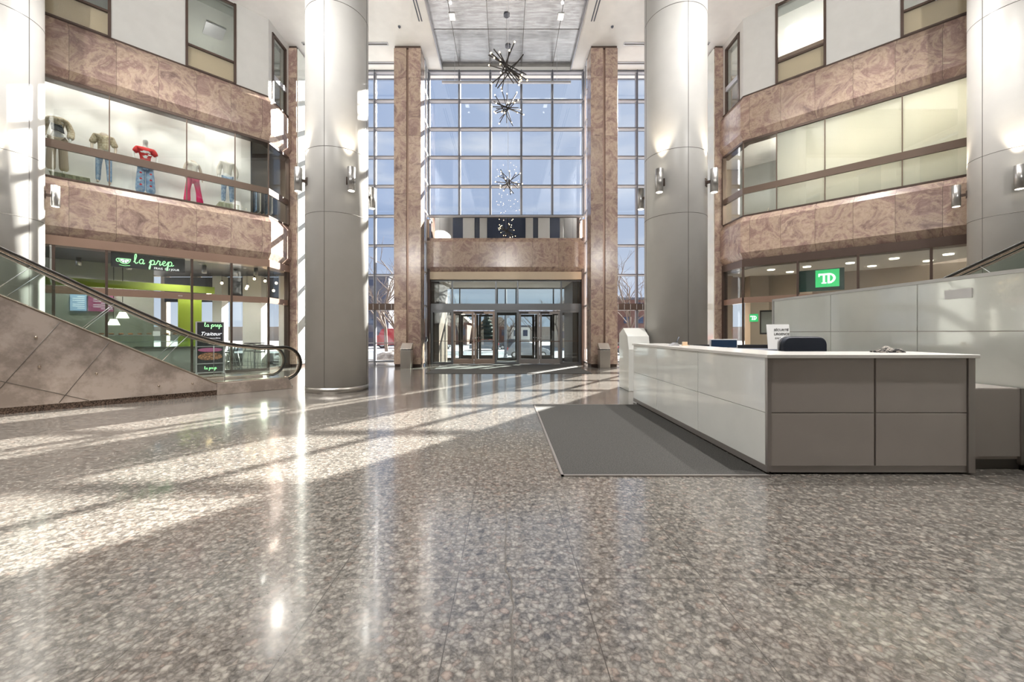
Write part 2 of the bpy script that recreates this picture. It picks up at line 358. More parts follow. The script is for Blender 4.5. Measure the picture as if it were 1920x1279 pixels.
        s.bm.faces.new(V[0]); s.bm.faces.new(V[-1][::-1]); return s
    def build(s, name, mat, parent=None, bevel=0, sub=0):
        if name in SPLIT and parent is not None:
            seen = set(); comps = []
            for v in s.bm.verts:
                if v in seen: continue
                st = [v]; comp = []; seen.add(v)
                while st:
                    q = st.pop(); comp.append(q)
                    for e in q.link_edges:
                        o_ = e.other_vert(q)
                        if o_ not in seen: seen.add(o_); st.append(o_)
                comps.append(set(comp))
            if len(comps) > 1:
                last = None; s.bm.verts.index_update()
                for comp in comps:
                    n = MB(); mp = {v: n.bm.verts.new(v.co) for v in comp}
                    for f in s.bm.faces:
                        if f.verts[0] in comp:
                            g = n.bm.faces.new([mp[v] for v in f.verts]); g.smooth = f.smooth
                            for la, lb in zip(f.loops, g.loops): lb[n.uv].uv = la[s.uv].uv
                    last = n.build(name, mat, parent, bevel, sub)
                s.bm.free(); return last
        bmesh.ops.recalc_face_normals(s.bm, faces=s.bm.faces)
        me = bpy.data.meshes.new(name); s.bm.to_mesh(me); s.bm.free()
        o = bpy.data.objects.new(name, me); C.objects.link(o)
        me.materials.append(MATS[mat] if isinstance(mat, str) else mat)
        if parent is not None:
            o.parent = parent
            # vertices are given in world space; make them relative to an un-rotated parent Empty
            me.transform(Matrix.Translation(-root_of(parent)))
        if bevel:
            b = o.modifiers.new('bevel', 'BEVEL'); b.width = bevel; b.segments = 2; b.limit_method = 'ANGLE'
        if sub:
            b = o.modifiers.new('sub', 'SUBSURF'); b.levels = sub; b.render_levels = sub
        return o
def root_of(p):
    v = Vector((0, 0, 0))
    while p is not None: v += p.location; p = p.parent
    return v
def tag(o, label=None, cat=None, group=None, kind=None):
    if label: o['label'] = label
    if cat: o['category'] = cat
    if group: o['group'] = group
    if kind: o['kind'] = kind
    return o
def empty(name, loc=(0, 0, 0), label=None, cat=None, group=None, kind=None):
    o = bpy.data.objects.new(name, None); C.objects.link(o); o.location = loc; o.empty_display_size = .1
    return tag(o, label, cat, group, kind)
def copy_tree(o, loc=None, rz=None, label=None, parent=None):
    c = o.copy(); C.objects.link(c)
    if parent is not None: c.parent = parent
    if loc is not None: c.location = loc
    if rz is not None: c.rotation_euler = (0, 0, rz)
    if label: c['label'] = label
    for ch in list(KIDS(o)): copy_tree(ch, parent=c)
    return c
def KIDS(o): return [q for q in C.objects if q.parent == o and q.type != 'LIGHT']
def text(body, size, mat, name, M, parent=None, extrude=.004, align='CENTER', italic=0, bold=0):
    cu = bpy.data.curves.new(name, 'FONT'); cu.body = body; cu.size = size; cu.extrude = extrude; cu.align_x = align; cu.align_y = 'CENTER'; cu.shear = italic; cu.offset = bold
    t = bpy.data.objects.new(name, cu); C.objects.link(t)
    dg = bpy.context.evaluated_depsgraph_get(); me = bpy.data.meshes.new_from_object(t.evaluated_get(dg))
    bpy.data.objects.remove(t); me.transform(M)
    if parent is not None: me.transform(Matrix.Translation(-root_of(parent)))
    o = bpy.data.objects.new(name, me); C.objects.link(o); me.materials.clear(); me.materials.append(MATS[mat]); o.parent = parent
    return o
def basis(origin, xdir, ydir=(0, 0, 1)):
    x = Vector(xdir).normalized(); y = Vector(ydir).normalized(); z = x.cross(y)
    M = Matrix((x, y, z)).transposed().to_4x4(); M.translation = Vector(origin); return M

def WL(side):   # 45 degree flank walls: s along the wall towards the viewer, d out into the lobby
    return lambda s, d, z: (side * (8.82 + S2 * s - S2 * d), 14.8 - S2 * s - S2 * d, z)
def WS(side):   # short straight wall between the flank and the entrance front
    return lambda s, d, z: (side * (8.82 - d), 14.8 + s, z)
def ES(side):   # escalators: s towards the lower landing, p across (away from the lobby)
    return lambda s, p, z: (side * (7.71 - S2 * s + S2 * p), 7.71 + S2 * s + S2 * p, z)
SEND = 8.8      # how far the flank walls run
def flank(side, s_end=SEND, yend=16.3):
    return lambda d: [(side * (8.82 + S2 * s_end - S2 * d), 14.8 - S2 * s_end - S2 * d), (side * (8.82 - d), 14.8 - .4142 * d), (side * (8.82 - d), yend)]
SIDE = {-1: 'left', 1: 'right'}
YG = 17.8
# ================================================================== the setting
f = MB(); f.box(-22, 22, -12.5, YG + 3.2, -.3, 0)
floor = f.build('floor', 'granite floor'); tag(floor, kind='structure')
# hairline crack wandering away from the viewer
rnd = random.Random(4)
cr_ = MB(); pts = []; y = .6; x = .02
ctrl = [(.02, 1.0), (.02, 1.35), (.035, 1.6), (.03, 1.75), (.02, 1.95), (.045, 2.05), (.025, 2.12), (.03, 2.25), (-.0, 2.35), (-.002, 2.6), (-.002, 2.8), (.008, 2.95), (-.005, 3.1), (-.004, 3.4), (.0, 3.66), (.0, 4.4)]
for (xa, ya), (xb, yb) in zip(ctrl, ctrl[1:]):
    k = max(2, int((yb - ya) / .05))
    for i in range(k):
        t = i / k; pts.append((xa + (xb - xa) * t + rnd.uniform(-.004, .004), ya + (yb - ya) * t))
A = []; B = []
for i, (px, py) in enumerate(pts):
    wd = .0055 * (1 - .6 * i / len(pts)) * rnd.uniform(.5, 1.3)
    A.append(cr_.bm.verts.new((px - wd, py, .0015))); B.append(cr_.bm.verts.new((px + wd, py, .0015)))
for i in range(len(A) - 1): cr_.bm.faces.new((A[i], B[i], B[i + 1], A[i + 1]))
cr_.build('crack', 'column seam', floor)
f = MB()
for x0, x1, y0, y1 in ((-22, -2.85, -2.5, YG + .45), (2.9, 22, -2.5, YG + .45), (-2.85, 2.9, YG - .1, YG + .45), (-2.85, 2.9, -2.5, -2.0)):
    f.box(x0, x1, y0, y1, CEIL, CEIL + .5)
ceiling = f.build('ceiling', 'white ceiling'); tag(ceiling, kind='structure')
m = MB(); m.box(-2.86, 2.91, -2.0, YG - .1, CEIL + .16, CEIL + .3); m.build('metal_panel', 'ceiling metal', ceiling)
m = MB(); m.box(-2.85, -2.80, -2, YG - .1, CEIL - .03, CEIL + .3); m.box(2.85, 2.90, -2, YG - .1, CEIL - .03, CEIL + .3); m.build('panel_edge', 'aluminium frame', ceiling)
m = MB()
for y in (4, 6.3, 8.6, 10.9, 13.2, 15.5):
    m.box(-2.8, 2.85, y - .008, y + .008, CEIL + .15, CEIL + .165)
for x in (-2.07, -.69, .69, 2.07): m.box(x - .008, x + .008, -2, YG - .15, CEIL + .15, CEIL + .165)  # strips on the mullion lines stand for their reflections in the metal
m.build('panel_joint', 'column seam', ceiling)
m = MB(); m.box(-22, 22, -12.5, -2.5, 4.25, 4.6); tag(m.build('ceiling', 'white ceiling'), kind='structure')

# wall behind the viewer (seen only mirrored in the dark glass over the doors)
m = MB(); m.box(-22, 22, -2.8, -2.5, 4.25, 7.4)
for x0, x1 in ((-4.1, -3.0), (-2.5, -1.8), (1.9, 2.6), (3.1, 4.2), (-9.5, -6.2), (6.2, 9.5), (-22, -14), (14, 22)): m.box(x0, x1, -2.8, -2.5, 7.4, CEIL)
wb = m.build('wall_back', 'white ceiling'); tag(wb, kind='structure')
m = MB(); m.box(-14, 14, -2.95, -2.85, 7.3, CEIL); m.build('upper_glazing', 'blueish glass', wb)
m = MB(); m.box(-3.0, 3.1, -2.45, -2.3, 8.6, 10.3); m.build('parapet', 'white panel', wb)
m = MB(); m.box(-22, 22, -12.5, -12.3, 0, 4.3); m.build('lower_wall', 'taupe wall', wb)
for sd_ in (-1, 1):
    m = MB(); a, b = sorted((sd_ * 15.1, sd_ * 15.4)); m.box(a, b, -12.5, 8.7, 0, CEIL)
    tag(m.build('wall_side_' + SIDE[sd_], 'white panel'), kind='structure')

# ------------------------------------------------------------------ flank walls
J = [0, 1.046, 2.386, 4.19, 5.53, 7.0, SEND]     # vertical joints of the glazing
for side in (-1, 1):
    T = WL(side); T2 = WS(side); nm = SIDE[side]
    m = MB()
    for a, b in ((0, 1.046), (2.386, 4.19), (5.53, 7.2)): m.box(a, b, -.2, .0, 10.1, CEIL, T)
    m.box(7.2, SEND, -.2, 0, 10.1, CEIL, T)
    for a, b in ((1.046, 2.386), (4.19, 5.53)): m.box(a, b, -.2, 0, CEIL - .08, CEIL, T)
    m.box(0, .25, -.2, .0, 10.1, CEIL, T2); m.box(1.15, 1.5, -.2, 0, 10.1, CEIL, T2); m.box(.25, 1.15, -.2, 0, 12.75, CEIL, T2)
    wall = m.build('wall_' + nm, 'white panel'); tag(wall, kind='structure')
    prof = lambda z0, z1: [(-.35, z0), (.0, z0), (.13, z0 + .25), (.13, z1 - .21), (.0, z1), (-.35, z1)]
    for z0, z1 in ((8.52, 10.147), (4.105, 5.71)):
        MB().sweep(prof(z0, z1), flank(side)).build('stone_band', 'rose marble', wall)
    # thin dark lines under and over the bands, header above the shop fronts
    for z0, z1, d in ((8.44, 8.52, .03), (5.71, 5.76, .02), (10.147, 10.19, .015)):
        MB().sweep([(-.3, z0), (d, z0), (d, z1), (-.3, z1)], flank(side)).build('dark_trim', 'dark bronze', wall)
    MB().sweep([(-.4, 3.84), (.06, 3.84), (.06, 4.105), (-.4, 4.105)], flank(side)).build('shopfront_header', 'header bronze' if side < 0 else 'dark bronze', wall)
    # first-floor display glazing
    win = MB().sweep([(-.015, 5.76), (0, 5.76), (0, 8.44), (-.015, 8.44)], flank(side, yend=16.2)).build('window_1' if side < 0 else 'window_2', 'shop glass'); tag(win, kind='structure')
    MB().sweep([(-.05, 6.54), (.03, 6.54), (.03, 6.765), (-.05, 6.765)], flank(side, yend=16.2)).build('rail', 'bronze rail', win)
    m = MB()
    for s in J[1:]: m.box(s - .014, s + .014, -.04, .02, 5.76, 8.44, T)
    m.box(-.02, .02, -.04, .02, 5.76, 8.44, T); m.box(1.28, 1.4, -.08, .06, 5.76, 8.44, T2)
    m.build('mullion', 'bronze rail', win)
    # ground-floor shop glazing
    win = MB().sweep([(-.015, .08), (0, .08), (0, 3.84), (-.015, 3.84)], flank(side, yend=16.2)).build('window_3' if side < 0 else 'window_4', 'shop glass'); tag(win, kind='structure')
    MB().sweep([(-.05, 2.50), (.04, 2.50), (.04, 2.71), (-.05, 2.71)], flank(side, yend=16.2)).build('rail', 'header bronze', win)
    MB().sweep([(-.05, 0), (.03, 0), (.03, .1), (-.05, .1)], flank(side, yend=16.2)).build('sill', 'dark bronze', win)
    m = MB()
    for s in ([1.154, 2.25, 4.25, 5.29, 7.0] if side < 0 else [1.66, 3.206, 4.78, 6.33]): m.box(s - .03, s + .03, -.08, .05, .0, 3.84, T)
    m.box(-.03, .03, -.06, .04, 0, 3.84, T); m.box(1.25, 1.4, -.12, .06, 0, 3.84, T2)
    m.build('mullion', 'dark bronze', win)
    # office windows on the top storey
    for k, (a, b) in enumerate(((1.046, 2.386), (4.19, 5.53))):
        m = MB(); m.box(a, b, -.02, -.008, 10.19, CEIL - .08, T)
        wn = m.build('window_%d' % (5 + k + (0 if side < 0 else 3)), 'shop glass'); tag(wn, kind='structure')
        m = MB()
        for q in (a, b): m.box(q - .035, q + .035, -.05, .03, 10.17, CEIL - .05, T)
        m.box(a, b, -.05, .03, 10.9, 10.96, T); m.box(a, b, -.05, .03, CEIL - .14, CEIL - .07, T)
        m.box(a, b, -.05, .03, 10.17, 10.22, T)
        m.build('frame', 'dark bronze', wn)
        m = MB(); m.box(a, b, -.12, -.09, 10.17, 10.92, T); m.build('lower_panel', 'tan blind', wn)
        if side > 0 and k == 0:
            m = MB(); m.box(a, b, -.10, -.06, 10.96, 11.13, T); m.build('blind_cassette', 'header bronze', wn)
    m = MB(); m.box(.25, 1.15, -.02, -.008, 10.19, 12.75, T2)
    wn = m.build('window_%d' % (7 if side < 0 else 10), 'shop glass'); tag(wn, kind='structure')
    m = MB()
    for q in (.27, 1.13): m.box(q - .05, q + .05, -.05, .03, 10.17, 12.75, T2)
    m.box(.25, 1.15, -.05, .03, 12.66, 12.76, T2); m.build('frame', 'dark bronze', wn)
    m = MB(); m.box(.3, 1.1, -.05, .05, 11.0, 11.18, T2); m.build('rail', 'light aluminium', wn)
    # rooms behind the glazing: slabs, backs and cross walls
    m = MB()
    plan = [(side * a, b) for a, b in ((9.17, 17.58), (15.05, 17.58), (15.05, 9.08), (9.17, 14.96))]
    for z0, z1 in ((9.3 if side < 0 else 8.6, 10.1), (4.15, 5.72)): m.prism(plan, z0, z1, 'z')
    m.build('floor_slab', 'white ceiling', wall)
    a, b = sorted((side * 8.96, side * 22)); m = MB(); m.box(a, b, 17.6, 17.8, 3.9, CEIL + .4); m.box(a, b, 17.6, 17.8, 0, .15)
    for q in (8.96, 11.2, 13.6, 15.0): m.box(*sorted((side * q, side * (q + .25))), 17.6, 17.8, 0, 3.9)
    m.build('outer_facade', 'taupe wall', wall)
    m = MB()
    for q0, q1 in ((9.3, 9.75), (10.5, 11.3), (12.2, 12.6)): m.box(*sorted((side * q0, side * q1)), 17.1, 17.5, 0, 3.84)
    m.build('inner_pier', 'shop white' if side < 0 else 'taupe wall', wall)
    m = MB(); m.box(*sorted((side * 9.2, side * 15.0)), 17.5, 17.58, 2.75, 3.84); m.box(*sorted((side * 9.2, side * 15.0)), 17.5, 17.58, 0, .5); m.build('inner_bulkhead', 'shop black' if side < 0 else 'taupe wall', wall)
    m = MB(); m.box(1.2, SEND, -5.2, -5.0, 10.1, 12.8, T); m.prism(plan, 12.75, CEIL, 'z'); m.box(3.3, 3.45, -5, -.2, 10.1, 12.8, T); m.box(6.6, 6.8, -5, -.2, 10.1, 12.8, T)
    m.build('office_lining', 'shop grey' if side < 0 else 'white ceiling', wall)
    if side < 0:
        m = MB(); m.box(.30, 6.9, -1.4, -1.25, 5.72, 9.3, T); m.build('display_backdrop', 'shop white', wall)
        m = MB(); m.box(.1, .4, -4.2, -4.0, 5.7, 9.3, T); m.box(.25, .3, -4.1, -1.27, 5.7, 9.3, T); m.build('store_lining', 'shop black', wall)
    else:
        m = MB(); m.box(1.05, 6.9, -.06, -.05, 5.76, 8.6, T); m.build('frosted_screen', 'frosted glass', wall); m = MB(); m.box(1.05, 6.9, -1.6, -1.5, 5.72, 8.6, T); m.build('backdrop', 'shop white', wall)
        m = MB(); m.box(-.9, 1.05, -3.2, -3.0, 5.7, 8.6, T); m.build('store_lining', 'shop grey', wall)
    # front pilaster at the end of the wall
    g = MB(); a, b = sorted((side * 8.49, side * 8.95)); g.box(a, b, 16.16, YG + .1, .12, CEIL - .1)
    g.build('stone_pilaster', 'rose marble pillar', wall)
    g = MB(); g.box(a + .02, b - .02, 16.19, YG, 0, .12); g.box(a + .03, b - .03, 16.2, YG, CEIL - .1, CEIL); g.build('pilaster_base', 'dark bronze', wall)
    a, b = sorted((side * 8.455, side * 8.489)); g = MB(); g.box(a, b, 16.22, YG, .12, CEIL - .1); g.build('glass_lining', 'partition glass', wall)

# ------------------------------------------------------------------ entrance front
ZT = [13.0, 11.73, 10.48, 9.22, 7.93, 6.60]
def transoms(m, x0, x1, zs, y=YG):
    for z in zs: m.box(x0, x1, y - .13, y + .05, z - .04, z + .035)
def front(name, x0, x1, xs, zs, zb, ztop=CEIL):
    m = MB(); m.box(x0, x1, YG - .012, YG, zb, ztop); g = m.build(name, 'curtain glass'); tag(g, kind='structure')
    m = MB(); transoms(m, x0, x1, zs); m.build('transom', 'transom grey', g)
    m = MB()
    for z in zs: m.box(x0, x1, YG - .15, YG - .13, z + .005, z + .035); m.box(x0, x1, YG + .05, YG + .075, z - .05, z + .045)
    for x in xs: m.box(x - .018, x + .018, YG - .16, YG + .07, zb, ztop)
    m.build('mullion_cap', 'dark slate', g)
    m = MB()
    for x in xs: m.box(x - .05, x + .05, YG - .11, YG + .04, zb, ztop)
    m.build('mullion', 'aluminium frame', g)
    return g
MX = [-3.42, -2.067, -.689, .689, 2.067, 3.44]
front('window_11', -3.45, 3.45, MX, ZT, 6.6)
lowz = [5.286, 3.975, .12]
for side in (-1, 1):
    a, b = sorted((side * 4.54, side * 8.45))
    xs = sorted(side * q for q in (4.6, 5.83, 7.2, 8.4))
    g = front('window_12' if side < 0 else 'window_13', a, b, xs, ZT + lowz, .0)
    m = MB(); m.box(a, b, YG - .2, YG + .1, 2.40, 2.69); m.build('band', 'dark bronze', g)
    m = MB()
    k = 0
    x = a + .15
    while x < b: m.box(x, x + .02, YG - .215, YG - .2, 2.43, 2.66); x += .27
    m.build('band_slot', 'light aluminium', g)
    m = MB(); m.box(a, b, YG - .09, YG - .05, .92, .96); m.build('guard_rail', 'aluminium frame', g)
    # glass return between pillar and front
    x = side * 3.46
    a, b = sorted((x, x + side * .012)); m = MB(); m.box(a, b, 16.9, YG, 0, CEIL); g = m.build('window_14' if side < 0 else 'window_15', 'curtain glass'); tag(g, kind='structure')
    a, b = sorted((x - side * .03, x + side * .04)); m = MB()
    for z in ZT + lowz + [2.55]: m.box(a, b, 16.9, YG - .05, z - .035, z + .035)
    for yy in (17.3,): m.box(a, b, yy - .01, yy + .01, 0, CEIL)
    m.build('frame', 'light aluminium', g)
# exterior roof edge
m = MB(); m.box(-22, 22, YG + .45, YG + .6, CEIL + .01, CEIL + .5); tag(m.build('trim_1', 'dark slate'), kind='structure')

# paired stone pillars either side of the doors
def pillar(side):
    x0, x1 = sorted((side * 3.45, side * 4.54)); xc = (x0 + x1) / 2
    t = empty('pillar', (xc, 16.5, 0), 'tall square rose marble pillar at the %s of the entrance doors' % SIDE[side], 'pillar', 'marble pillars flanking the doors')
    for a, b in ((x0, xc - .045), (xc + .045, x1)):
        m = MB(); m.box(a, b, 16.16, 16.9, .12, CEIL - .1); m.build('stone_slab', 'rose marble pillar', t, bevel=.006)
    m = MB(); m.box(xc - .045, xc + .045, 16.24, 16.85, .12, CEIL - .1); m.build('groove', 'header bronze', t)
    m = MB(); m.box(x0 + .02, x1 - .02, 16.2, 16.87, 0, .12); m.build('base', 'dark bronze', t)
    m = MB(); m.box(x0 + .02, x1 - .02, 16.19, 16.87, CEIL - .1, CEIL); m.build('top_reveal', 'dark bronze', t)
pillar(-1); pillar(1)

# spandrel over the doors with its mirror glass strip
t = empty('wall_front', (0, YG, 0), kind='structure')
m = MB(); m.prism([(17.7, 5.40), (17.55, 5.34), (17.35, 5.34), (17.35, 4.27), (17.5, 4.07), (17.9, 4.07), (17.9, 5.56), (17.5, 5.56), (17.35, 5.36)][2:], -3.43, 3.43, 'x'); m.build('stone_spandrel', 'rose marble spandrel', t)
m = MB(); m.box(-3.43, 3.43, 17.42, 17.9, 3.74, 4.07); m.build('soffit_panel', 'beige panel', t)
m = MB(); m.box(-3.42, 3.42, YG - .02, YG + .02, 5.56, 6.58); m.build('mirror_strip', 'dark mirror glass', t)
m = MB(); m.box(-3.6, 3.6, YG + .1, 21.0, 3.72, 6.5); m.build('porch_roof', 'taupe wall', t)
for s in (-1, 1):
    a, b = sorted((s * 3.32, s * 3.44)); m = MB(); m.box(a, b, 17.4, YG + .1, .0, 5.56); m.build('reveal', 'dark bronze', t)
    a, b = sorted((s * 3.0, s * 3.5)); m = MB(); m.box(a, b, YG + .1, 20.5, 0, 3.72); m.build('porch_side', 'porch lining', t)

# ------------------------------------------------------------------ entrance screen and door leaves
def screen(name, y, mat, glassm, dark, xs, hh):
    t = empty(name, (0, y, 0), kind='structure')
    m = MB(); m.box(-3.32, 3.32, y - .06, y + .08, 2.40, 2.69 if not dark else 2.52); m.build('head_beam', mat, t)
    m = MB()
    for x in xs: m.box(x - .03, x + .03, y - .05, y + .05, 2.6, hh)
    m.box(-3.32, 3.32, y - .04, y + .04, hh - .06, hh); m.build('upper_frame', mat, t)
    m = MB()
    for x in [-3.28] + xs + [3.28]: m.box(x - .045, x + .045, y - .06, y + .06, 0, 2.4)
    for a, b in ((-3.3, xs[0]), (xs[1], xs[2]), (xs[3], 3.3)): m.box(a, b, y - .04, y + .04, 0, .1); m.box(a, b, y - .03, y + .03, 2.30, 2.4)
    m.build('post', mat, t)
    m = MB(); m.box(-3.3, 3.3, y - .006, y + .006, 2.69, hh)
    for a, b in ((-3.3, xs[0]), (xs[1], xs[2]), (xs[3], 3.3)): m.box(a, b, y - .006, y + .006, .1, 2.3)
    m.build('pane', glassm, t)
    if not dark:
        m = MB()
        for a, b in ((-3.3, xs[0]), (xs[1], xs[2]), (xs[3], 3.3)): m.box(a, b, y - .025, y - .005, 1.02, 1.04)
        m.build('push_line', 'bronze rail', t)
    return t
DX = [-2.38, -.44, .53, 2.46]
screen('window_16', 17.7, 'grey band', 'door glass', False, DX, 3.74)
screen('window_17', 20.6, 'dark frame', 'door glass', True, DX, 3.72)
def leaf(name, x0, x1, y, mat, hinge, thick=.09, bot=.24):
    t = empty(name, ((x0 + x1) / 2, y, 0), kind='structure')
    m = MB(); a = x0 + .012; b = x1 - .012
    m.box(a, a + thick, y - .03, y + .03, .02, 2.34); m.box(b - thick, b, y - .03, y + .03, .02, 2.34)
    m.box(a + thick, b - thick, y - .03, y + .03, 2.34 - .11, 2.34); m.box(a + thick, b - thick, y - .03, y + .03, .02, bot)
    m.build('door_frame', mat, t, bevel=.004)
    m = MB(); m.box(a + thick, b - thick, y - .005, y + .005, bot, 2.23); m.build('pane', 'door glass', t)
    m = MB(); m.box(a + .02, b - .02, y - .075, y - .05, 1.0, 1.035)
    for q in (a + .05, b - .08): m.box(q, q + .03, y - .06, y - .03, .99, 1.045)
    m.build('push_bar', 'bronze rail', t)
    hx = b - .05 if hinge < 0 else a + .05
    m = MB(); m.cyl((hx, y - .05), .018, 1.12, 1.18, 10); m.build('lock', 'light aluminium', t)
    m = MB(); m.box(a + .02, a + .42, y - .09, y - .03, 2.25, 2.32); m.build('closer', 'dark frame', t)
    return t
n_ = 1
for (xa, xb, mat) in ((DX[0], DX[1], 'warm lit bronze'), (DX[2], DX[3], 'grey lit bronze')):
    xm = (xa + xb) / 2; g = .04
    leaf('door_%d' % n_, xa + g, xm, 17.7, mat, -1); n_ += 1
    leaf('door_%d' % n_, xm, xb - g, 17.7, mat, 1); n_ += 1
for (xa, xb) in ((DX[0], DX[1]), (DX[2], DX[3])):
    xm = (xa + xb) / 2; g = .04
    leaf('door_%d' % n_, xa + g, xm, 20.6, 'dark frame', -1, .12); n_ += 1
    leaf('door_%d' % n_, xm, xb - g, 20.6, 'dark frame', 1, .12); n_ += 1

# ceiling fittings
for x, y in FILL_LAMPS:  # discs at the added fill lamps, out of view
    zc = CEIL if abs(x) > 3 else CEIL + .15
    m = MB(); m.cyl((x, y), .16, zc - .03, zc, 24); o = m.build('fill_lamp_disc', 'light aluminium'); tag(o, 'round disc of an added fill lamp on the unseen lobby ceiling', 'ceiling light', 'discs of the added lobby fill lamps')
for x in (-2.0, 2.05):
    t = empty('downlight', (x, 14.8, CEIL + .15), 'square white downlight in the %s half of the metal ceiling panel' % ('left' if x < 0 else 'right'), 'ceiling light', 'square downlights in the metal ceiling')
    m = MB(); m.box(x - .12, x + .12, 14.7, 15.05, CEIL + .135, CEIL + .165); m.build('trim', 'white plastic', t)
    m = MB(); m.box(x - .09, x + .09, 14.73, 15.02, CEIL + .13, CEIL + .136); m.build('lens', 'luminaire', t)
    m = MB(); m.cyl((x - .02 * (1 if x > 0 else -1), 14.25), .05, CEIL + .13, CEIL + .17, 16)
    o = m.build('spotlight', 'luminaire'); tag(o, 'tiny round spotlight in the %s half of the metal ceiling' % ('left' if x < 0 else 'right'), 'ceiling light')
for side in (-1, 1):
    for k, (yy, dy) in enumerate(((16.05, .05), (17.2, .06))):
        m = MB(); a, b = sorted((side * 4.75, side * 8.2)); m.box(a, b, yy - dy / 2 - .05, yy + dy / 2 + .05, CEIL - .03, CEIL)
        t = m.build('air_grille', 'light aluminium'); tag(t, '%s slot air grille in the white ceiling by the %s side glazing' % (('nearer', 'farther')[k], SIDE[side]), 'air grille')
        m = MB(); m.box(a + .03, b - .03, yy - .03, yy + .03, CEIL - .035, CEIL - .028); m.build('slot', 'column seam', t)
    m = MB(); x = side * 3.22 + .03
    for q in (-.05, .05): m.box(x + q - .02, x + q + .02, 6, 14.9, CEIL - .012, CEIL)
    o = m.build('slot_diffuser', 'dark slate'); tag(o, 'long twin slot diffuser in the ceiling %s of the metal panel' % SIDE[side], 'air diffuser')
    m = MB(); x = side * 4.05; m.cyl((x, 15.15), .05, CEIL - .03, CEIL + .005, 14); m.sphere((x, 15.15, CEIL - .05), .03)
    o = m.build('sprinkler', 'dark slate'); tag(o, 'small dark sprinkler head in the ceiling near the %s marble pillar' % SIDE[side], 'sprinkler')
# slender bar added for a reflection over the top panes
t = empty('reflection_bar', (0, 17.16, CEIL + .16), 'long thin grey bar hung in place of a reflection in the top window panes', 'light')
m = MB(); m.box(-2.75, 2.8, 17.12, 17.2, 12.15, 12.24); m.build('housing', 'light aluminium', t)
m = MB()
for x in (-2.2, 2.2): m.tube([(x, 17.16, 12.24), (x, 17.16, CEIL + .16)], .006, 6)
m.build('wire', 'light aluminium', t)
# ================================================================== columns with wall lights
def sconce(cx, cy, ang, label):
    a = R(ang); dx, dy = math.cos(a), math.sin(a); px, py = cx + .90 * dx, cy + .90 * dy; z = 4.93
    t = empty('wall_light', (px, py, z), label, 'wall light', 'cylinder wall lights on the round columns')
    m = MB(); m.cyl((px, py), .085, z - .27, z + .27, 24); m.build('cylinder', 'sconce steel', t)
    m = MB(); m.cyl((px, py), .07, z - .275, z - .262, 20); m.cyl((px, py), .07, z + .262, z + .275, 20); m.build('lens', 'lamp lens', t)
    m = MB(); u = Vector((dx, dy, 0)); v = Vector((-dy, dx, 0)); c = Vector((cx, cy, z))
    T = lambda x, y, zz: tuple(c + u * x + v * y + Vector((0, 0, zz)))
    m.box(.70, .84, -.03, .03, -.03, .03, T); m.box(.70, .735, -.055, .055, -.09, .09, T); m.build('bracket', 'dark bronze', t)
    for up in (1, -1):
        lamp('wall_light_beam', 'SPOT', (px, py, z + .29 * up), 60 if up > 0 else 7, (1, .86, .68), .05 if up > 0 else .1, (px, py, z + up * 5), spot=60)
def column(cx, cy, r, label):
    t = empty('column', (cx, cy, 0), label, 'column', 'white clad round columns')
    m = MB(); m.cyl((cx, cy), r, .12, CEIL, 96); m.build('cladding', 'column panel', t)
    m = MB(); m.cyl((cx, cy), r + .004, .0, .125, 96); m.build('base_ring', 'brushed steel', t)
    m = MB()
    for z in (4.175, 5.676, 9.03, 12.2):
        n = 96; rr = r + .002
        rings = [[(cx + q * math.cos(2 * math.pi * i / n), cy + q * math.sin(2 * math.pi * i / n), zz) for i in range(n)] for q, zz in ((r - .02, z - .006), (rr, z - .006), (rr, z + .006), (r - .02, z + .006))]
        m.loft(rings, cap=False)
    for k in range(4):
        a = R(90 * k - 90); x, y = cx + r * math.cos(a), cy + r * math.sin(a)
        u = (math.cos(a), math.sin(a)); v = (-u[1], u[0])
        T = lambda p, q, z: (x + u[0] * p + v[0] * q, y + u[1] * p + v[1] * q, z)
        m.box(-.02, .002, -.006, .006, .125, CEIL, T)
    m.build('panel_joint', 'column seam', t)
cols = [(-4.15, 9.82, 'white round column left of the entrance, beside the escalator landing', 'left inner column'),
        (4.20, 9.88, 'white round column right of the entrance, behind the reception desk', 'right inner column'),
        (-12.28, 9.66, 'white round column cut by the left frame edge behind the escalator', 'left outer column'),
        (12.28, 9.66, 'white round column cut by the right frame edge behind the partition', 'right outer column')]
face = {45: 'back right', 135: 'back left', -135: 'front left', -45: 'front right'}
for cx, cy, lb, short in cols:
    column(cx, cy, .72, lb)
    angs = {'left inner column': (-135, -48, 45), 'right inner column': (-135, -45, 135), 'left outer column': (45, -45), 'right outer column': (135, -135)}[short]
    for a in angs:
        k = min(face, key=lambda q: abs(q - a))
        sconce(cx, cy, a, 'steel cylinder wall light on the %s side of the %s' % (face[k], short))

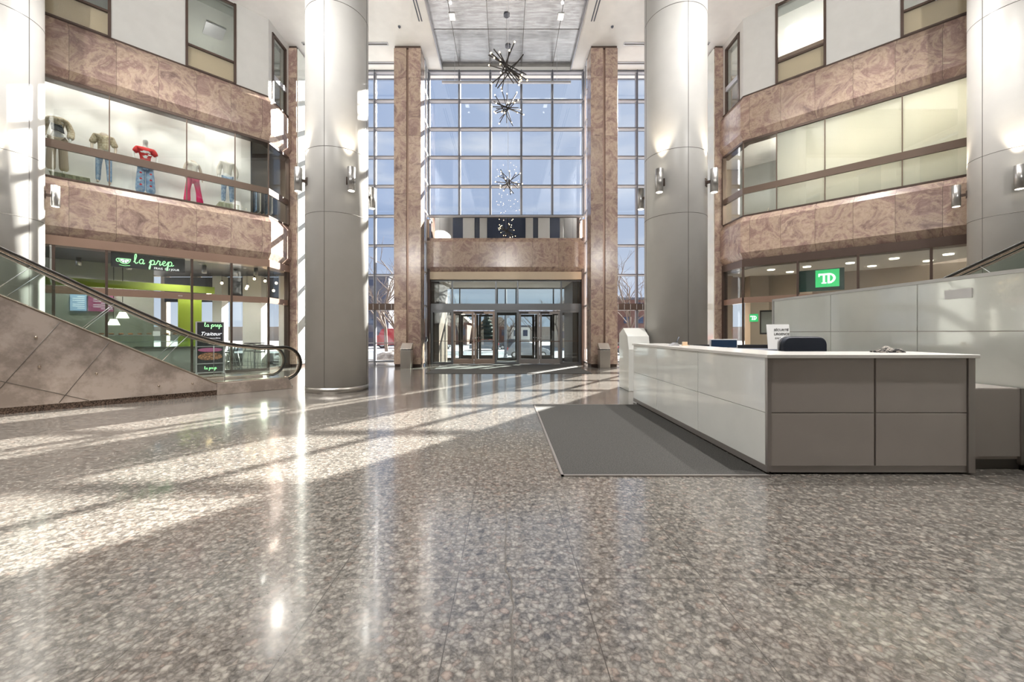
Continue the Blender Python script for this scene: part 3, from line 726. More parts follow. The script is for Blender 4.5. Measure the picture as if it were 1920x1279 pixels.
# ================================================================== escalators
def escalator(side, label):
    T = ES(side); t = empty('escalator', T(0, .7, 0), label, 'escalator')
    SL = .59
    zd = lambda s: max(.29, .252 + SL * (1.73 - s))           # deck line
    ss = -7.6
    def zh(s):                                                  # handrail line
        k = 1.05; a = 1.342 + SL * (1.284 - s)
        if s > 2.5: return k
        d = a - k; wdt = .22
        return k + wdt * math.log1p(math.exp(d / wdt)) if d < 4 else a
    # metal side cladding, its deck and the low landing base
    m = MB()
    m.prism([(ss, .11), (1.73, .11), (1.73, .25), (ss, zd(ss) - .03)], 0, .04, 'y', lambda a, b, z: T(a, b, z))
    m.build('side_cladding', 'escalator steel', t)
    m = MB(); m.prism([(1.735, 0), (3.30, 0), (3.20, .27), (1.735, .27)], -.01, .30, 'y', T); m.build('landing_base', 'escalator steel', t, bevel=.008)
    m = MB(); m.prism([(1.735, 0), (3.0, 0), (2.95, .27), (1.735, .27)], 1.28, 1.62, 'y', T); m.build('landing_base', 'escalator steel', t, bevel=.008)
    m = MB(); m.prism([(ss, 0), (1.73, 0), (1.73, .11), (ss, .11)], .02, .1, 'y', T); m.build('plinth', 'plinth granite', t)
    for p0, p1 in ((-.005, .27), (1.30, 1.57)):
        m = MB()
        V = [(ss, zd(ss)), (1.70, zd(1.70)), (3.20, .285)]
        poly = [(s, z - .035) for s, z in V] + [(s, z) for s, z in V[::-1]]
        m.prism(poly, p0, p1, 'y', T); m.build('deck', 'rail metal', t, bevel=.006)
    m = MB(); m.prism([(ss, .11), (1.73, .11), (1.73, .25), (ss, zd(ss) - .03)], 1.53, 1.57, 'y', T); m.build('side_cladding', 'escalator steel', t)
    # panel joints and fixing studs of the cladding
    m = MB()
    for s0 in (-.62, .02, -3.4):
        x = s0; z = zd(x) - .05; L_ = 2.0
        x2 = x - .51 * L_; z2 = z - .86 * L_
        if z2 < .12: k = (z - .12) / (z - z2); x2 = x + (x2 - x) * k; z2 = .12
        m.tube([T(x, -.002, z), T(x2, -.002, z2)], .005, 6)
    m.tube([T(-3.5, -.002, 1.6), T(.0, -.002, .12)], .005, 6) if 0 else m.tube([T(-2.6, -.002, 1.15), T(-.25, -.002, .12)], .005, 6)
    m.build('joint', 'column seam', t)
    for s, z in ((-.15, .62), (-.86, .80), (-.9, 1.32), (1.3, .3), (.75, .3)):
        m = MB(); m.sphere(T(s, -.004, z), .022, 12, 8); m.build('stud', 'rail metal', t)
    # glass balustrades, handrails with metal track and turned newel
    for p, send in ((.12, 0), (1.44, 0)):
        poly = []; n = 60
        for i in range(n + 1):
            s = ss + (3.12 - ss) * i / n; poly.append((s, zh(s) - .07))
        for i in range(1, 12):
            a = R(90 - 180 * i / 12); poly.append((3.12 + .34 * math.cos(a), .63 + .35 * math.sin(a)))
        bot = [(3.1, .28), (1.72, .28)] + [(ss + (1.7 - ss) * (1 - i / 10), zd(ss + (1.7 - ss) * (1 - i / 10))) for i in range(0, 11)]
        m = MB(); m.prism(poly + bot, p - .006, p + .006, 'y', T); m.build('glass_balustrade', 'balustrade glass', t)
        path = [(ss + (3.12 - ss) * i / n, zh(ss + (3.12 - ss) * i / n)) for i in range(n + 1)]
        for i in range(1, 15): a = R(90 - 180 * i / 16); path.append((3.12 + .42 * math.cos(a), .63 + .42 * math.sin(a)))
        path += [(3.22, .22), (3.12, .25)]
        def ribbon(off, wd, th, mat, nm):
            mm = MB(); rings = []
            for i, (s, z) in enumerate(path):
                q = path[min(i + 1, len(path) - 1)]; r_ = path[max(i - 1, 0)]
                d = Vector((q[0] - r_[0], q[1] - r_[1])).normalized(); nrm = Vector((-d.y, d.x))
                c0 = Vector((s, z)) - nrm * off; pts = []
                for k in range(12):
                    a = 2 * math.pi * k / 12; cx = math.copysign(abs(math.cos(a)) ** .6, math.cos(a)) * wd; cy = math.copysign(abs(math.sin(a)) ** .6, math.sin(a)) * th
                    c1 = c0 + nrm * cy; pts.append(T(c1.x, p + cx, c1.y))
                rings.append(pts)
            mm.loft(rings); return mm.build(nm, mat, t)
        ribbon(0.0, .042, .022, 'black rubber', 'handrail')
        ribbon(.045, .026, .022, 'rail metal', 'handrail_track')
        m = MB()
        for q in (-5.6, -4.2, -2.8, -1.4, -.35, .8, 1.9):
            m.tube([T(q, p, zd(q)), T(q + (.45 if q < 1.5 else 0), p, zh(q + (.45 if q < 1.5 else 0)) - .06)], .007, 6)
        m.build('glass_joint', 'light aluminium', t)
    # steps between the balustrades
    m = MB(); q = 1.4; z = .05; first = True
    pitch = .4
    k = 0
    while q > ss + .3:
        zz = max(.02, (1.5 - q) * SL - .1); m.box(q - pitch, q, .27, 1.30, max(.01, zz - .25), zz, T); q -= pitch; k += 1
    o = m.build('steps', 'dark slate', t)
    m = MB(); m.box(1.4, 3.4, .30, 1.28, 0, .03, T); m.build('landing_plate', 'brushed steel', t)
    m = MB(); m.prism([(ss, .1), (1.6, .1), (1.6, .12), (ss, (1.5 - ss) * SL - .6)], .3, 1.27, 'y', T); m.build('truss', 'dark slate', t)
    return t
escalator(-1, 'escalator on the left with steel side panels and black handrails')
escalator(1, 'escalator rising behind the white glass partition on the right')

# ================================================================== reception desk, partition, furniture
# white glass partition beside the right escalator, panels of equal width
t = empty('partition', (5.35, 5.0, 0), 'long white back-painted glass partition behind the reception desk', 'partition')
PJ = [7.87 - 1.37 * k for k in range(0, 6)]
m = MB()
for a, b in zip(PJ[1:], PJ):
    m.box(5.30, 5.40, a + .004, b - .004, .08, 1.412, ID); m.box(5.30, 5.40, a + .004, b - .004, 1.42, 2.02, ID)
m.build('glass_panel', 'partition glass', t, bevel=.003)
m = MB(); m.box(5.31, 5.39, 1.02, 7.86, .08, 2.02); m.build('panel_joint', 'desk metal', t)
m = MB(); m.box(5.28, 5.42, 1.0, 7.89, 2.02, 2.06); m.box(5.28, 5.42, 7.87, 7.90, 0, 2.06); m.build('cap', 'white panel', t)
m = MB(); m.box(5.32, 5.38, 1.02, 7.86, 0, .08); m.build('kick_plate', 'desk metal', t)
m = MB(); m.box(5.285, 5.30, 4.52, 4.80, 1.80, 1.91); o = m.build('wall_notice', 'white plastic'); tag(o, 'small white rectangular notice stuck on the white glass partition', 'notice')

t = empty('reception_desk', (3.6, 4.3, 0), 'white L-shaped reception desk with glossy glass panels', 'reception desk')
XL, XR, YF, YB = 2.58, 4.62, 3.93, 8.05
m = MB()
for a, b in ((XL + .03, XL + 1.055), (XL + 1.065, XR - .07)):
    for z0, z1 in ((.085, .604), (.612, 1.15)): m.box(a + .01, b, YF, YF + .03, z0, z1)
m.build('front_panel', 'shaded desk white', t, bevel=.003)
m = MB(); ys = [YF + .03, 5.35, 6.80, YB]
for a, b in zip(ys, ys[1:]):
    for z0, z1 in ((.085, .604), (.609, 1.15)): m.box(XL, XL + .03, a + .003, b - .003, z0, z1)
m.build('side_panel', 'desk white glass', t, bevel=.002)
m = MB(); m.box(XL + .02, XL + .58, YF + .02, YB - .01, .08, 1.14); m.box(XL + .58, XR - .03, YF + .02, YF + .62, .08, 1.14); m.build('carcass', 'desk metal', t)
m = MB(); m.box(XL + .05, XL + .5, YF + .05, YB - .05, 0, .08); m.box(XL + .05, XR - .05, YF + .05, YF + .55, 0, .08); m.build('kick_plate', 'column seam', t)
m = MB(); m.box(XL, XL + .04, YF - .004, YF + .03, .03, 1.15); m.box(XR - .065, XR, YF - .012, YF + .06, .02, 1.15); m.box(XL + .04, XR - .065, YF + .005, YF + .02, .02, .085); m.box(XL - .004, XL + .02, YF, YB, .02, .085)
m.build('metal_trim', 'desk metal', t)
m = MB(); m.prism([(XL - .02, YF - .03), (XR + .03, YF - .03), (XR + .03, YF + .66), (XL + .64, YF + .66), (XL + .64, YB + .02), (XL - .02, YB + .02)], 1.15, 1.185, 'z'); m.build('worktop', 'desk top', t, bevel=.004)

t = empty('side_cabinet', (4.96, 4.3, 0), 'low pale cabinet between the reception desk end and the partition', 'cabinet')
m = MB(); m.box(4.635, 5.285, 4.09, 4.55, .10, .833); m.build('body', 'shaded desk white', t, bevel=.003)  # white cabinet in the same shade-darkened colour as the desk face
m = MB(); m.box(4.64, 5.28, 4.07, 4.09, .135, .826); m.build('door', 'shaded desk white', t)
m = MB(); m.box(4.64, 5.28, 4.10, 4.5, .0, .10); m.build('kick_plate', 'column seam', t)
m = MB(); m.box(5.255, 5.29, 4.06, 4.1, .05, .83); m.build('edge_strip', 'desk metal', t)

t = empty('back_counter', (4.2, 7.4, 0), 'dark topped low counter closing the back of the reception desk', 'counter')
m = MB(); m.box(3.26, 5.25, 7.0, 7.7, 0, 1.06); m.build('body', 'desk metal', t)
m = MB(); m.box(3.24, 5.26, 6.96, 7.76, 1.06, 1.10); m.build('top', 'dark slate', t)
m = MB(); m.box(3.24, 5.26, 7.66, 7.76, 1.10, 1.17); m.build('ledge', 'black plastic', t)

t = empty('monitor', (3.92, 7.15, 1.10), 'computer monitor seen from behind, navy back in a pale frame', 'monitor')
m = MB(); m.box(3.66, 4.15, 7.13, 7.16, 1.125, 1.285); m.build('casing', 'white plastic', t, bevel=.004)
m = MB(); m.box(3.68, 4.13, 7.12, 7.131, 1.14, 1.27); m.build('back_panel', 'navy screen', t)
m = MB(); m.box(3.86, 3.94, 7.14, 7.22, 1.10, 1.14); m.box(3.8, 4.0, 7.10, 7.26, 1.10, 1.11); m.build('foot', 'white plastic', t)

t = empty('office_chair', (3.93, 5.3, 0), 'navy upholstered office chair behind the front of the reception desk', 'chair')
rings = []
def rrect(cx, y, cz, wd, h, r, n=6):
    out = []
    for (sx, sz, a0) in ((1, 1, 0), (-1, 1, 90), (-1, -1, 180), (1, -1, 270)):
        for i in range(n + 1):
            a = R(a0 + 90 * i / n); out.append((cx + sx * (wd - r) + r * math.cos(a), y, cz + sz * (h - r) + r * math.sin(a)))
    return out
for yy, k in ((5.22, .97), (5.235, 1), (5.28, 1), (5.30, .97)): rings.append(rrect(3.93, yy, 1.06, .285 * k, .28 * k, .09))
m = MB(); m.loft(rings); m.build('backrest', 'navy fabric', t)
rings = [rrect(3.93, yy, 1.06, .30 * k, .292 * k, .1) for yy, k in ((5.30, 1), (5.325, 1), (5.335, .96))]
m = MB(); m.loft(rings); m.build('back_shell', 'light aluminium', t)
rings = []
for zz, k in ((.46, .94), (.48, 1), (.54, 1), (.56, .95)): rings.append([(3.93 + (q[0] - 3.93) * k, 5.0 + q[2] * k, zz) for q in [(p_[0], 0, p_[2] - 1.06) for p_ in rrect(3.93, 0, 1.06, .26, .25, .08)]])
m = MB(); m.loft(rings); m.build('seat', 'navy fabric', t)
m = MB(); m.cyl((3.93, 5.03), .03, .10, .46, 14); m.box(3.9, 3.96, 5.2, 5.34, .44, .48); m.box(3.9, 3.96, 5.31, 5.35, .44, .85); m.build('post', 'black plastic', t)
for k in range(5):
    a = R(72 * k + 10); m = MB(); e = (3.93 + .29 * math.cos(a), 5.03 + .29 * math.sin(a))
    m.tube([(3.93, 5.03, .11), (e[0], e[1], .07)], [.028, .018]); o = m.build('leg', 'black plastic', t)
    m = MB(); m.sphere((e[0], e[1], .03), .03); m.build('castor', 'black plastic', o)
for s in (-1, 1):
    m = MB(); x = 3.93 + s * .30; m.tube([(3.93 + s * .2, 5.05, .5), (x, 5.05, .5), (x, 5.05, .70)], .014); m.box(x - .035, x + .035, 4.92, 5.18, .70, .73); m.build('armrest', 'black plastic', t)

# leaning security notice on the back counter
t = empty('security_sign', (4.88, 7.05, 1.10), 'white printed security notice leaning on the counter beside the partition', 'sign')
bs = basis((4.85, 7.08, 1.33), (1, -.06, .0), (.07, .22, 1))
def T_(x, y, z): return tuple(bs @ Vector((x, y, z)))
m = MB(); m.box(-.195, .195, -.225, .225, -.006, .0, T_); m.build('board', 'white plastic', t)
for k, (s_, sz) in enumerate((('SÉCURITÉ', .058), ('URGENCE', .058), ('514 366-0231', .042))):
    M = bs @ Matrix.Translation((.05, .12 - .075 * k, .002)); text(s_, sz, 'black plastic', 'lettering', M, t, .0006, italic=.2, bold=.0012)

# folded striped bag on the worktop
m = MB(); rings = []
r0 = random.Random(2)
for i in range(9):
    x = 4.03 + i * .032 * 1.05; h = .055 * math.sin(math.pi * (i + .6) / 10) + .006; yy = 4.35
    rings.append([(x + r0.uniform(-.008, .008), yy + .07 * math.cos(a), 1.185 + max(0, h * (1 + .25 * math.sin(3 * a + i)) * math.sin(a))) for a in [math.pi * j / 10 for j in range(11)]])
m.loft(rings, closed=True); o = m.build('folded_cloth', 'striped cloth'); tag(o, 'crumpled dark striped cloth lying on the front worktop of the desk', 'cloth')
# small things at the far end of the worktop
t = empty('pen_stand', (2.85, 6.6, 1.185), 'small clear pen and brochure stand near the far end of the desk', 'stand')
m = MB(); m.prism([(2.72, 1.185), (2.86, 1.185), (2.83, 1.235), (2.80, 1.235)], 6.55, 6.68, 'y'); m.build('holder', 'light aluminium', t)
m = MB(); m.tube([(2.82, 6.6, 1.22), (2.87, 6.6, 1.33)], .01); m.build('pen', 'dark slate', t)
t = empty('card_reader', (2.97, 6.6, 1.185), 'small brown card holder beside the pen stand on the desk', 'card holder')
m = MB(); m.box(2.93, 3.03, 6.57, 6.65, 1.185, 1.195); m.box(2.94, 3.02, 6.62, 6.64, 1.195, 1.25); m.build('body', 'tan blind', t)

# white podium behind the desk
t = empty('podium', (3.35, 10.0, 0), 'white sloped podium behind the far end of the desk', 'podium')
m = MB(); m.prism([(9.5, 0), (10.3, 0), (10.3, 1.38), (9.95, 1.52), (9.6, 1.32), (9.5, 1.0)], 2.93, 3.45, 'x'); m.build('body', 'desk white glass', t, bevel=.01)
m = MB(); m.box(2.95, 3.43, 9.52, 10.28, 0, .04); m.build('base', 'dark slate', t)

# floor mats
t = empty('floor_mat', (1.55, 5.75, 0), 'dark grey floor mat along the reception desk', 'mat')
m = MB(); m.box(.56, 2.56, 3.90, 7.70, .0, .012); m.build('carpet', 'mat carpet', t)
m = MB(); m.box(.54, .565, 3.87, 7.72, 0, .014); m.box(.54, 2.57, 3.87, 3.895, 0, .014); m.box(.54, 2.57, 7.70, 7.72, 0, .014); m.build('edging', 'desk metal', t)
m = MB(); m.box(-2.75, 2.95, 13.6, 17.5, 0, .012); o = m.build('floor_mat', 'mat carpet'); tag(o, 'wide grey entrance mat inside the glass doors', 'mat')

# litter bins in front of the pillars
def bin_(x, label):
    y = 15.55
    t = empty('litter_bin', (x, y, 0), label, 'litter bin', 'steel litter bins by the marble pillars')
    m = MB(); m.box(x - .20, x + .20, y, y + .4, .0, .72); m.build('body', 'brushed steel', t, bevel=.006)
    m = MB(); m.prism([(y, .76), (y + .4, .76), (y + .4, .98), (y + .34, .99)], x - .21, x + .21, 'x'); m.build('hood', 'brushed steel', t, bevel=.004)
    m = MB(); m.box(x - .19, x + .19, y + .02, y + .38, .72, .76); m.build('opening', 'black plastic', t)
bin_(-3.92, 'steel litter bin with sloped hood at the left marble pillar')
bin_(3.88, 'steel litter bin with sloped hood at the right marble pillar')
# card reader on the left glass return
t = empty('access_reader', (-3.42, 17.0, 1.1), 'small dark access button beside the left pillar at the doors', 'button')
m = MB(); m.box(-3.43, -3.36, 16.95, 17.05, 1.02, 1.22); m.build('plate', 'dark slate', t); m = MB(); m.box(-3.36, -3.345, 16.97, 17.03, 1.06, 1.14); m.build('button', 'light aluminium', t)

# ================================================================== chandeliers
def chandelier(cx, cy, cz, rad, seed, nrods, label):
    r0 = random.Random(seed)
    t = empty('chandelier', (cx, cy, cz), label, 'chandelier', 'starburst chandeliers hung in a row')
    for i in range(nrods):
        u = r0.uniform(-.85, .85); a = math.pi * 2 * (i * .618 + r0.random() * .2); k = math.sqrt(1 - u * u)
        d = Vector((k * math.cos(a), k * math.sin(a), u)).normalized()
        off = Vector((r0.uniform(-1, 1), r0.uniform(-1, 1), r0.uniform(-1, 1))) * rad * .16
        c = Vector((cx, cy, cz)) + off; L_ = rad * r0.uniform(.8, 1.08)
        m = MB(); m.tube([c - d * L_, c + d * L_], .016, 8); rod = m.build('rod', 'dark frame', t)
        for s in (-1, 1):
            if r0.random() < .7:
                m = MB(); m.sphere(tuple(c + d * s * (L_ + .02)),   .02, 8, 6); m.build('bulb', 'bulb glow', rod)
    m = MB(); m.tube([(cx, cy, cz), (cx, cy, CEIL + .14)], .006, 6); m.build('cable', 'light aluminium', t)
    m = MB(); m.cyl((cx, cy), .11, CEIL + .11, CEIL + .16, 20); m.build('canopy', 'dark slate', t)
chandelier(.02, 7.5, 8.55, .62, 3, 14, 'starburst chandelier of black rods at the top edge, nearest to the viewer')
chandelier(.07, 11.2, 8.80, .62, 11, 14, 'largest fully visible starburst chandelier, upper one in front of the windows')
chandelier(.03, 14.8, 9.72, .60, 23, 14, 'starburst chandelier just below the largest one in front of the windows')
chandelier(.09, 16.4, 7.60, .56, 31, 11, 'lowest starburst chandelier hanging alone above the marble spandrel')
# ================================================================== shops behind the flank glazing
def at(px, py, Y): return ((px - 948.4) * Y / 746.7, Y, 1.4 + (624 - py) * Y / 746.7)
TL, TR = WL(-1), WL(1)
def bL(s, d, z): return basis(TL(s, d, z), (S2, S2, 0))
def bR(s, d, z): return basis(TR(s, d, z), (S2, -S2, 0))
def smooth(pts, k=5):
    P = [pts[0]] + list(pts) + [pts[-1]]; out = []
    for i in range(1, len(P) - 2):
        a, b, c, d = (Vector(q) for q in P[i - 1:i + 3])
        for j in range(k):
            t = j / k; out.append(.5 * ((2 * b) + (c - a) * t + (2 * a - 5 * b + 4 * c - d) * t * t + (3 * b - a - 3 * c + d) * t ** 3))
    out.append(Vector(pts[-1])); return out
LET = {'l': (.30, [[(0, .1), (.12, .35), (.19, .68), (.15, .84), (.08, .70), (.07, .3), (.12, .03), (.22, .02), (.30, .12)]]),
       'a': (.46, [[(.36, .36), (.24, .42), (.10, .28), (.10, .08), (.20, 0), (.32, .12), (.37, .38), (.33, .10), (.38, 0), (.46, .1)]]),
       'p': (.52, [[(.0, .14), (.10, .36), (.12, .40), (.10, .0), (.06, -.36), (.02, -.42), (.0, -.3), (.10, .10), (.18, .36), (.30, .42), (.38, .28), (.32, .06), (.20, .0), (.12, .08)], [(.34, .05), (.44, .04), (.52, .14)]]),
       'r': (.36, [[(0, .14), (.10, .40), (.12, .46), (.14, .38), (.26, .37), (.22, .14), (.26, .0), (.36, .12)]]),
       'e': (.38, [[(0, .12), (.16, .20), (.28, .34), (.20, .43), (.09, .30), (.10, .08), (.22, 0), (.38, .12)]]),
       ' ': (.30, [])}
def script(word, h, rad, mat, name, M, parent):
    x = 0; m = MB()
    for ch in word:
        wd, st = LET[ch]
        for s in st:
            P = smooth([((x + a) * h, b * h, 0) for a, b in s]); m.tube([M @ q for q in P], rad, 6)
        x += wd
    return m.build(name, mat, parent)

# --- café sign on the left shop front
t = empty('cafe_sign', TL(3.29, -.10, 3.4), 'dark shop sign with green script lettering over the café front', 'sign')
m = MB(); m.box(2.42, 4.16, -.14, -.09, 3.39, 3.83, TL); m.build('sign_board', 'shop black', t)
M = bL(3.66, -.07, 3.545)
script('la prep', .335, .012, 'sign green', 'script_lettering', M, t)
text('FRAIS  DU JOUR', .088, 'sign white', 'small_lettering', bL(2.88, -.075, 3.44), t, .002)
m = MB(); M = bL(3.86, -.07, 3.60)
def T_(x, y, z): return tuple(M @ Vector((x, y, z)))
m.tube([T_(.13 * math.cos(R(180 + 180 * i / 12)), .05 + .15 * math.sin(R(180 + 180 * i / 12)), 0) for i in range(13)], .010, 6)
m.tube([T_(-.14, .05, 0), T_(.14, .05, 0)], .010, 6)
m.tube([T_(-.13 + .055 * math.cos(R(90 + 180 * i / 8)), .0 + .05 * math.sin(R(90 + 180 * i / 8)), 0) for i in range(9)], .010, 6)
m.tube([T_(-.12, -.14, 0), T_(0, -.16, 0), T_(.12, -.14, 0)], .006, 6); m.build('cup_emblem', 'sign green', t)
m = MB()
for k in range(4):
    a0, a1 = R(183 + 44 * k), R(183 + 44 * k + 38); V = [m.bm.verts.new(T_(x, y, .004)) for x, y in ((.012 * math.cos((a0 + a1) / 2), .038 + .012 * math.sin((a0 + a1) / 2)), (.10 * math.cos(a0), .04 + .11 * math.sin(a0)), (.105 * math.cos((a0 + a1) / 2), .04 + .118 * math.sin((a0 + a1) / 2)), (.10 * math.cos(a1), .04 + .11 * math.sin(a1)))]
    m.bm.faces.new(V)
m.build('lime_slice', 'menu text', t)
text('1010', .06, 'white plastic', 'unit_number', bL(2.56, .045, 2.60), t, .002)

# --- café interior
m = MB(); m.prism([(-9.3, 17.5), (-15, 17.5), (-15, 9.3), (-9.3, 14.9)], 3.86, 3.9, 'z'); o = m.build('ceiling', 'shop black'); tag(o, kind='structure')
m = MB(); m.box(3.0, 7.2, -3.35, -3.2, 0, 3.86, TL); m.box(1.70, 2.35, -2.6, -2.45, 0, 3.0, TL) if 0 else None
o = m.build('wall_cafe', 'shop grey'); tag(o, kind='structure')
m = MB(); m.box(1.66, 2.36, -2.62, -2.45, 0, 2.9, TL); o = m.build('wall_cafe_green', 'lime green'); tag(o, kind='structure')
m = MB(); m.box(1.4, 5.8, -1.62, -1.5, 2.86, 3.10, TL); o = m.build('trim_2', 'lime green'); tag(o, kind='structure')
for k, (a, b, mt, lb) in enumerate(((4.74, 5.12, 'menu blue', 'pale blue lit menu board on the café back wall'), (4.06, 4.70, 'menu plum', 'plum coloured lit menu board on the café back wall'))):
    t = empty('menu_board', TL((a + b) / 2, -3.1, 2.15), lb, 'menu board')
    m = MB(); m.box(a, b, -3.19, -3.12, 2.15, 2.70, TL); m.build('screen', mt, t)
    m = MB()
    for i in range(7):
        z = 2.62 - i * .065; m.box(a + .04, a + .04 + (b - a) * (.75 if i % 3 else .45), -3.12, -3.115, z, z + .015, TL)
    m.build('menu_lines', 'menu text', t)
# serving counter with glazed display
t = empty('serving_counter', TL(3.2, -1.6, 0), 'café serving counter with glass display case and steel front', 'counter')
m = MB(); m.box(1.9, 6.2, -2.2, -1.35, 0, .86, TL); m.build('body', 'shop white', t)
m = MB(); m.box(1.85, 6.25, -2.25, -1.3, .86, .90, TL); m.build('worktop', 'brushed steel', t)
m = MB(); m.prism([(-1.35, .9), (-1.5, 1.3), (-2.1, 1.3), (-2.1, .9)], 2.2, 4.6, 'x', TL); m.build('display_glass', 'balustrade glass', t)
m = MB(); m.box(2.2, 4.6, -2.1, -1.5, 1.3, 1.32, TL); m.box(2.2, 4.6, -2.05, -1.45, 1.08, 1.09, TL); m.build('shelf', 'light aluminium', t)
r0 = random.Random(8)
for i in range(10):
    s = 2.3 + i * .23; m = MB(); q = TL(s, -1.62 - r0.random() * .2, 1.335); m.cyl((q[0], q[1]), .09, 1.32, 1.335, 14)
    pl = m.build('plate', 'white plastic'); tag(pl, 'plate of pastries on the café display counter', 'plate', 'plates of pastries on the café counter')
    m = MB(); m.sphere((q[0], q[1], 1.36), .07, 10, 6, (1, 1, .5)); m.build('pastry', 'food', pl)
m = MB(); m.box(4.9, 5.5, -2.0, -1.55, .90, 1.32, TL); t = m.build('coffee_machine', 'shop black', bevel=.02); tag(t, 'black coffee machine at the left end of the café counter', 'coffee machine')
m = MB(); m.box(4.95, 5.45, -1.55, -1.5, 1.2, 1.3, TL); m.build('panel', 'brushed steel', t)
for k, (px, py) in enumerate(((213, 604), (230, 591))):
    q = at(px, py, 13.2); t = empty('heat_lamp', q, '%s warm heat lamp over the café counter' % ('lower left' if k == 0 else 'upper right'), 'lamp')
    m = MB(); m.cyl((q[0], q[1]), .16, q[2] - .1, q[2] + .1, 16, .08); m.build('shade', 'lamp lens', t)
    m = MB(); m.tube([(q[0], q[1], q[2] + .1), (q[0], q[1], 3.86)], .01, 6); m.build('cord', 'black plastic', t)
# pendant bulbs
for k, (px, py) in enumerate(((477, 523), (497, 527), (464, 537), (462, 541), (416, 531), (390, 550), (395, 549), (513, 545), (518, 531), (535, 540), (276, 507), (276, 513), (276, 519))):
    q = at(px, py, 16.2 - (.15 * (k % 3)))
    t = empty('pendant_bulb', q, 'bare glowing bulb hanging from the black café ceiling', 'light bulb', 'bare pendant bulbs in the café')
    m = MB(); m.sphere(q, .05, 12, 8); m.build('bulb', 'bulb glow', t)
    m = MB(); m.cyl((q[0], q[1]), .025, q[2] + .05, q[2] + .12, 10); m.build('socket', 'black plastic', t)
    m = MB(); m.tube([(q[0], q[1], q[2] + .12), (q[0], q[1], 3.86)], .006, 6); m.build('cord', 'black plastic', t)
# café tables and stools near the corner
def stool(x, y):
    t = empty('bar_stool', (x, y, 0), 'dark seated wire-legged bar stool inside the café corner', 'stool', 'wire stools at the café tables')
    m = MB(); m.cyl((x, y), .19, .66, .70, 20); m.build('seat', 'shop black', t)
    m = MB(); m.tube([(x - .18, y + .02, .68), (x - .19, y + .1, .92), (x, y + .2, .95), (x + .19, y + .1, .92), (x + .18, y + .02, .68)], .02, 6); m.build('backrest', 'shop black', t)
    for sx in (-1, 1):
        for sy in (-1, 1):
            m = MB(); m.tube([(x + sx * .12, y + sy * .12, .66), (x + sx * .21, y + sy * .21, 0)], .01, 6); m.build('leg', 'light aluminium', t)
    m = MB(); m.tube([(x + .18 * math.cos(R(a)), y + .18 * math.sin(R(a)), .25) for a in range(0, 360, 45)], .007, 6, closed=True); m.build('footring', 'light aluminium', t)
    return t
def table(x, y):
    t = empty('cafe_table', (x, y, 0), 'small round café table inside the glass corner', 'table', 'round tables in the café corner')
    m = MB(); m.cyl((x, y), .35, .98, 1.01, 28); m.build('tabletop', 'shop black', t)
    m = MB(); m.cyl((x, y), .03, .02, .98, 12); m.build('post', 'light aluminium', t); m = MB(); m.cyl((x, y), .22, 0, .02, 24); m.build('base', 'light aluminium', t)
for (s, d) in ((.2, -1.1), (1.15, -1.3)):
    q = TL(s, d, 0); table(q[0], q[1]); stool(q[0] + .45, q[1] - .42); stool(q[0] - .45, q[1] + .38)
q = TL(.7, -2.3, 0); stool(q[0], q[1])
# poster stand outside the café glass
t = empty('poster_stand', TL(1.81, .35, 0), 'black café poster stand with food picture in a silver frame', 'poster stand')
m = MB()
for s in (1.44, 2.18): m.box(s - .02, s + .02, .33, .37, .06, 1.76, TL)
for z in (1.74, .93, .36, .06): m.box(1.44, 2.18, .33, .37, z, z + .03, TL)
for s in (1.44, 2.18): m.box(s - .02, s + .02, .12, .58, .0, .06, TL)
m.build('frame', 'light aluminium', t)
m = MB(); m.box(1.46, 2.16, .34, .36, .96, 1.74, TL); m.box(1.46, 2.16, .34, .36, .09, .36, TL); m.box(1.46, 2.16, .34, .36, .39, .93, TL); m.build('poster', 'shop black', t)
m = MB(); M = bL(1.81, .362, .60)
V = []
for i in range(28):
    a = 2 * math.pi * i / 28; V.append(m.bm.verts.new(M @ Vector((.33 * math.cos(a), .14 * math.sin(a) * (1 if math.sin(a) > 0 else .8), .0))))
m.bm.faces.new(V); m.build('food_picture', 'food', t)
m = MB(); V = [m.bm.verts.new(bL(1.81, .361, .83) @ Vector((.33 * math.cos(2 * math.pi * i / 20), .07 * math.sin(2 * math.pi * i / 20), 0))) for i in range(20)]; m.bm.faces.new(V); m.build('bowl_picture', 'menu plum', t)
script('la prep', .17, .006, 'sign green', 'script_lettering', bL(1.97, .365, 1.60), t)
text('Traiteur', .17, 'menu text', 'poster_lettering', bL(1.80, .363, 1.36), t, .001, italic=.35)
text('petits déjeuners et affaires', .05, 'menu text', 'poster_lettering', bL(1.80, .363, 1.22), t, .001)
text('plateaux et buffets', .05, 'menu text', 'poster_lettering', bL(1.80, .363, 1.14), t, .001)
script('la prep', .12, .005, 'sign green', 'script_lettering', bL(1.97, .365, .19), t)
# small prints stuck on the café glass
t = MB(); t.box(3.05, 3.22, .012, .016, 1.30, 1.45, TL); o = t.build('sticker', 'white plastic'); tag(o, 'small white bird notice stuck on the café glass', 'notice')
for k, (s, d) in enumerate(((4.9, -2.4), (3.7, -2.4), (2.6, -1.0), (1.7, -1.6), (.7, -1.7), (.2, -.9))):
    q = TL(s, d, 3.7); m = MB(); m.cyl((q[0], q[1]), .07, 3.60, 3.86, 16); o = m.build('ceiling_spotlight', 'sconce steel'); tag(o, 'small steel cylinder spotlight under the black café ceiling', 'spotlight', 'cylinder spotlights in the café')
    lamp('cafe_lamp', 'SPOT', TL(s, d, 3.58), 42, (1, .93, .85), .06, TL(s, d, 0), spot=150, blend=.4)

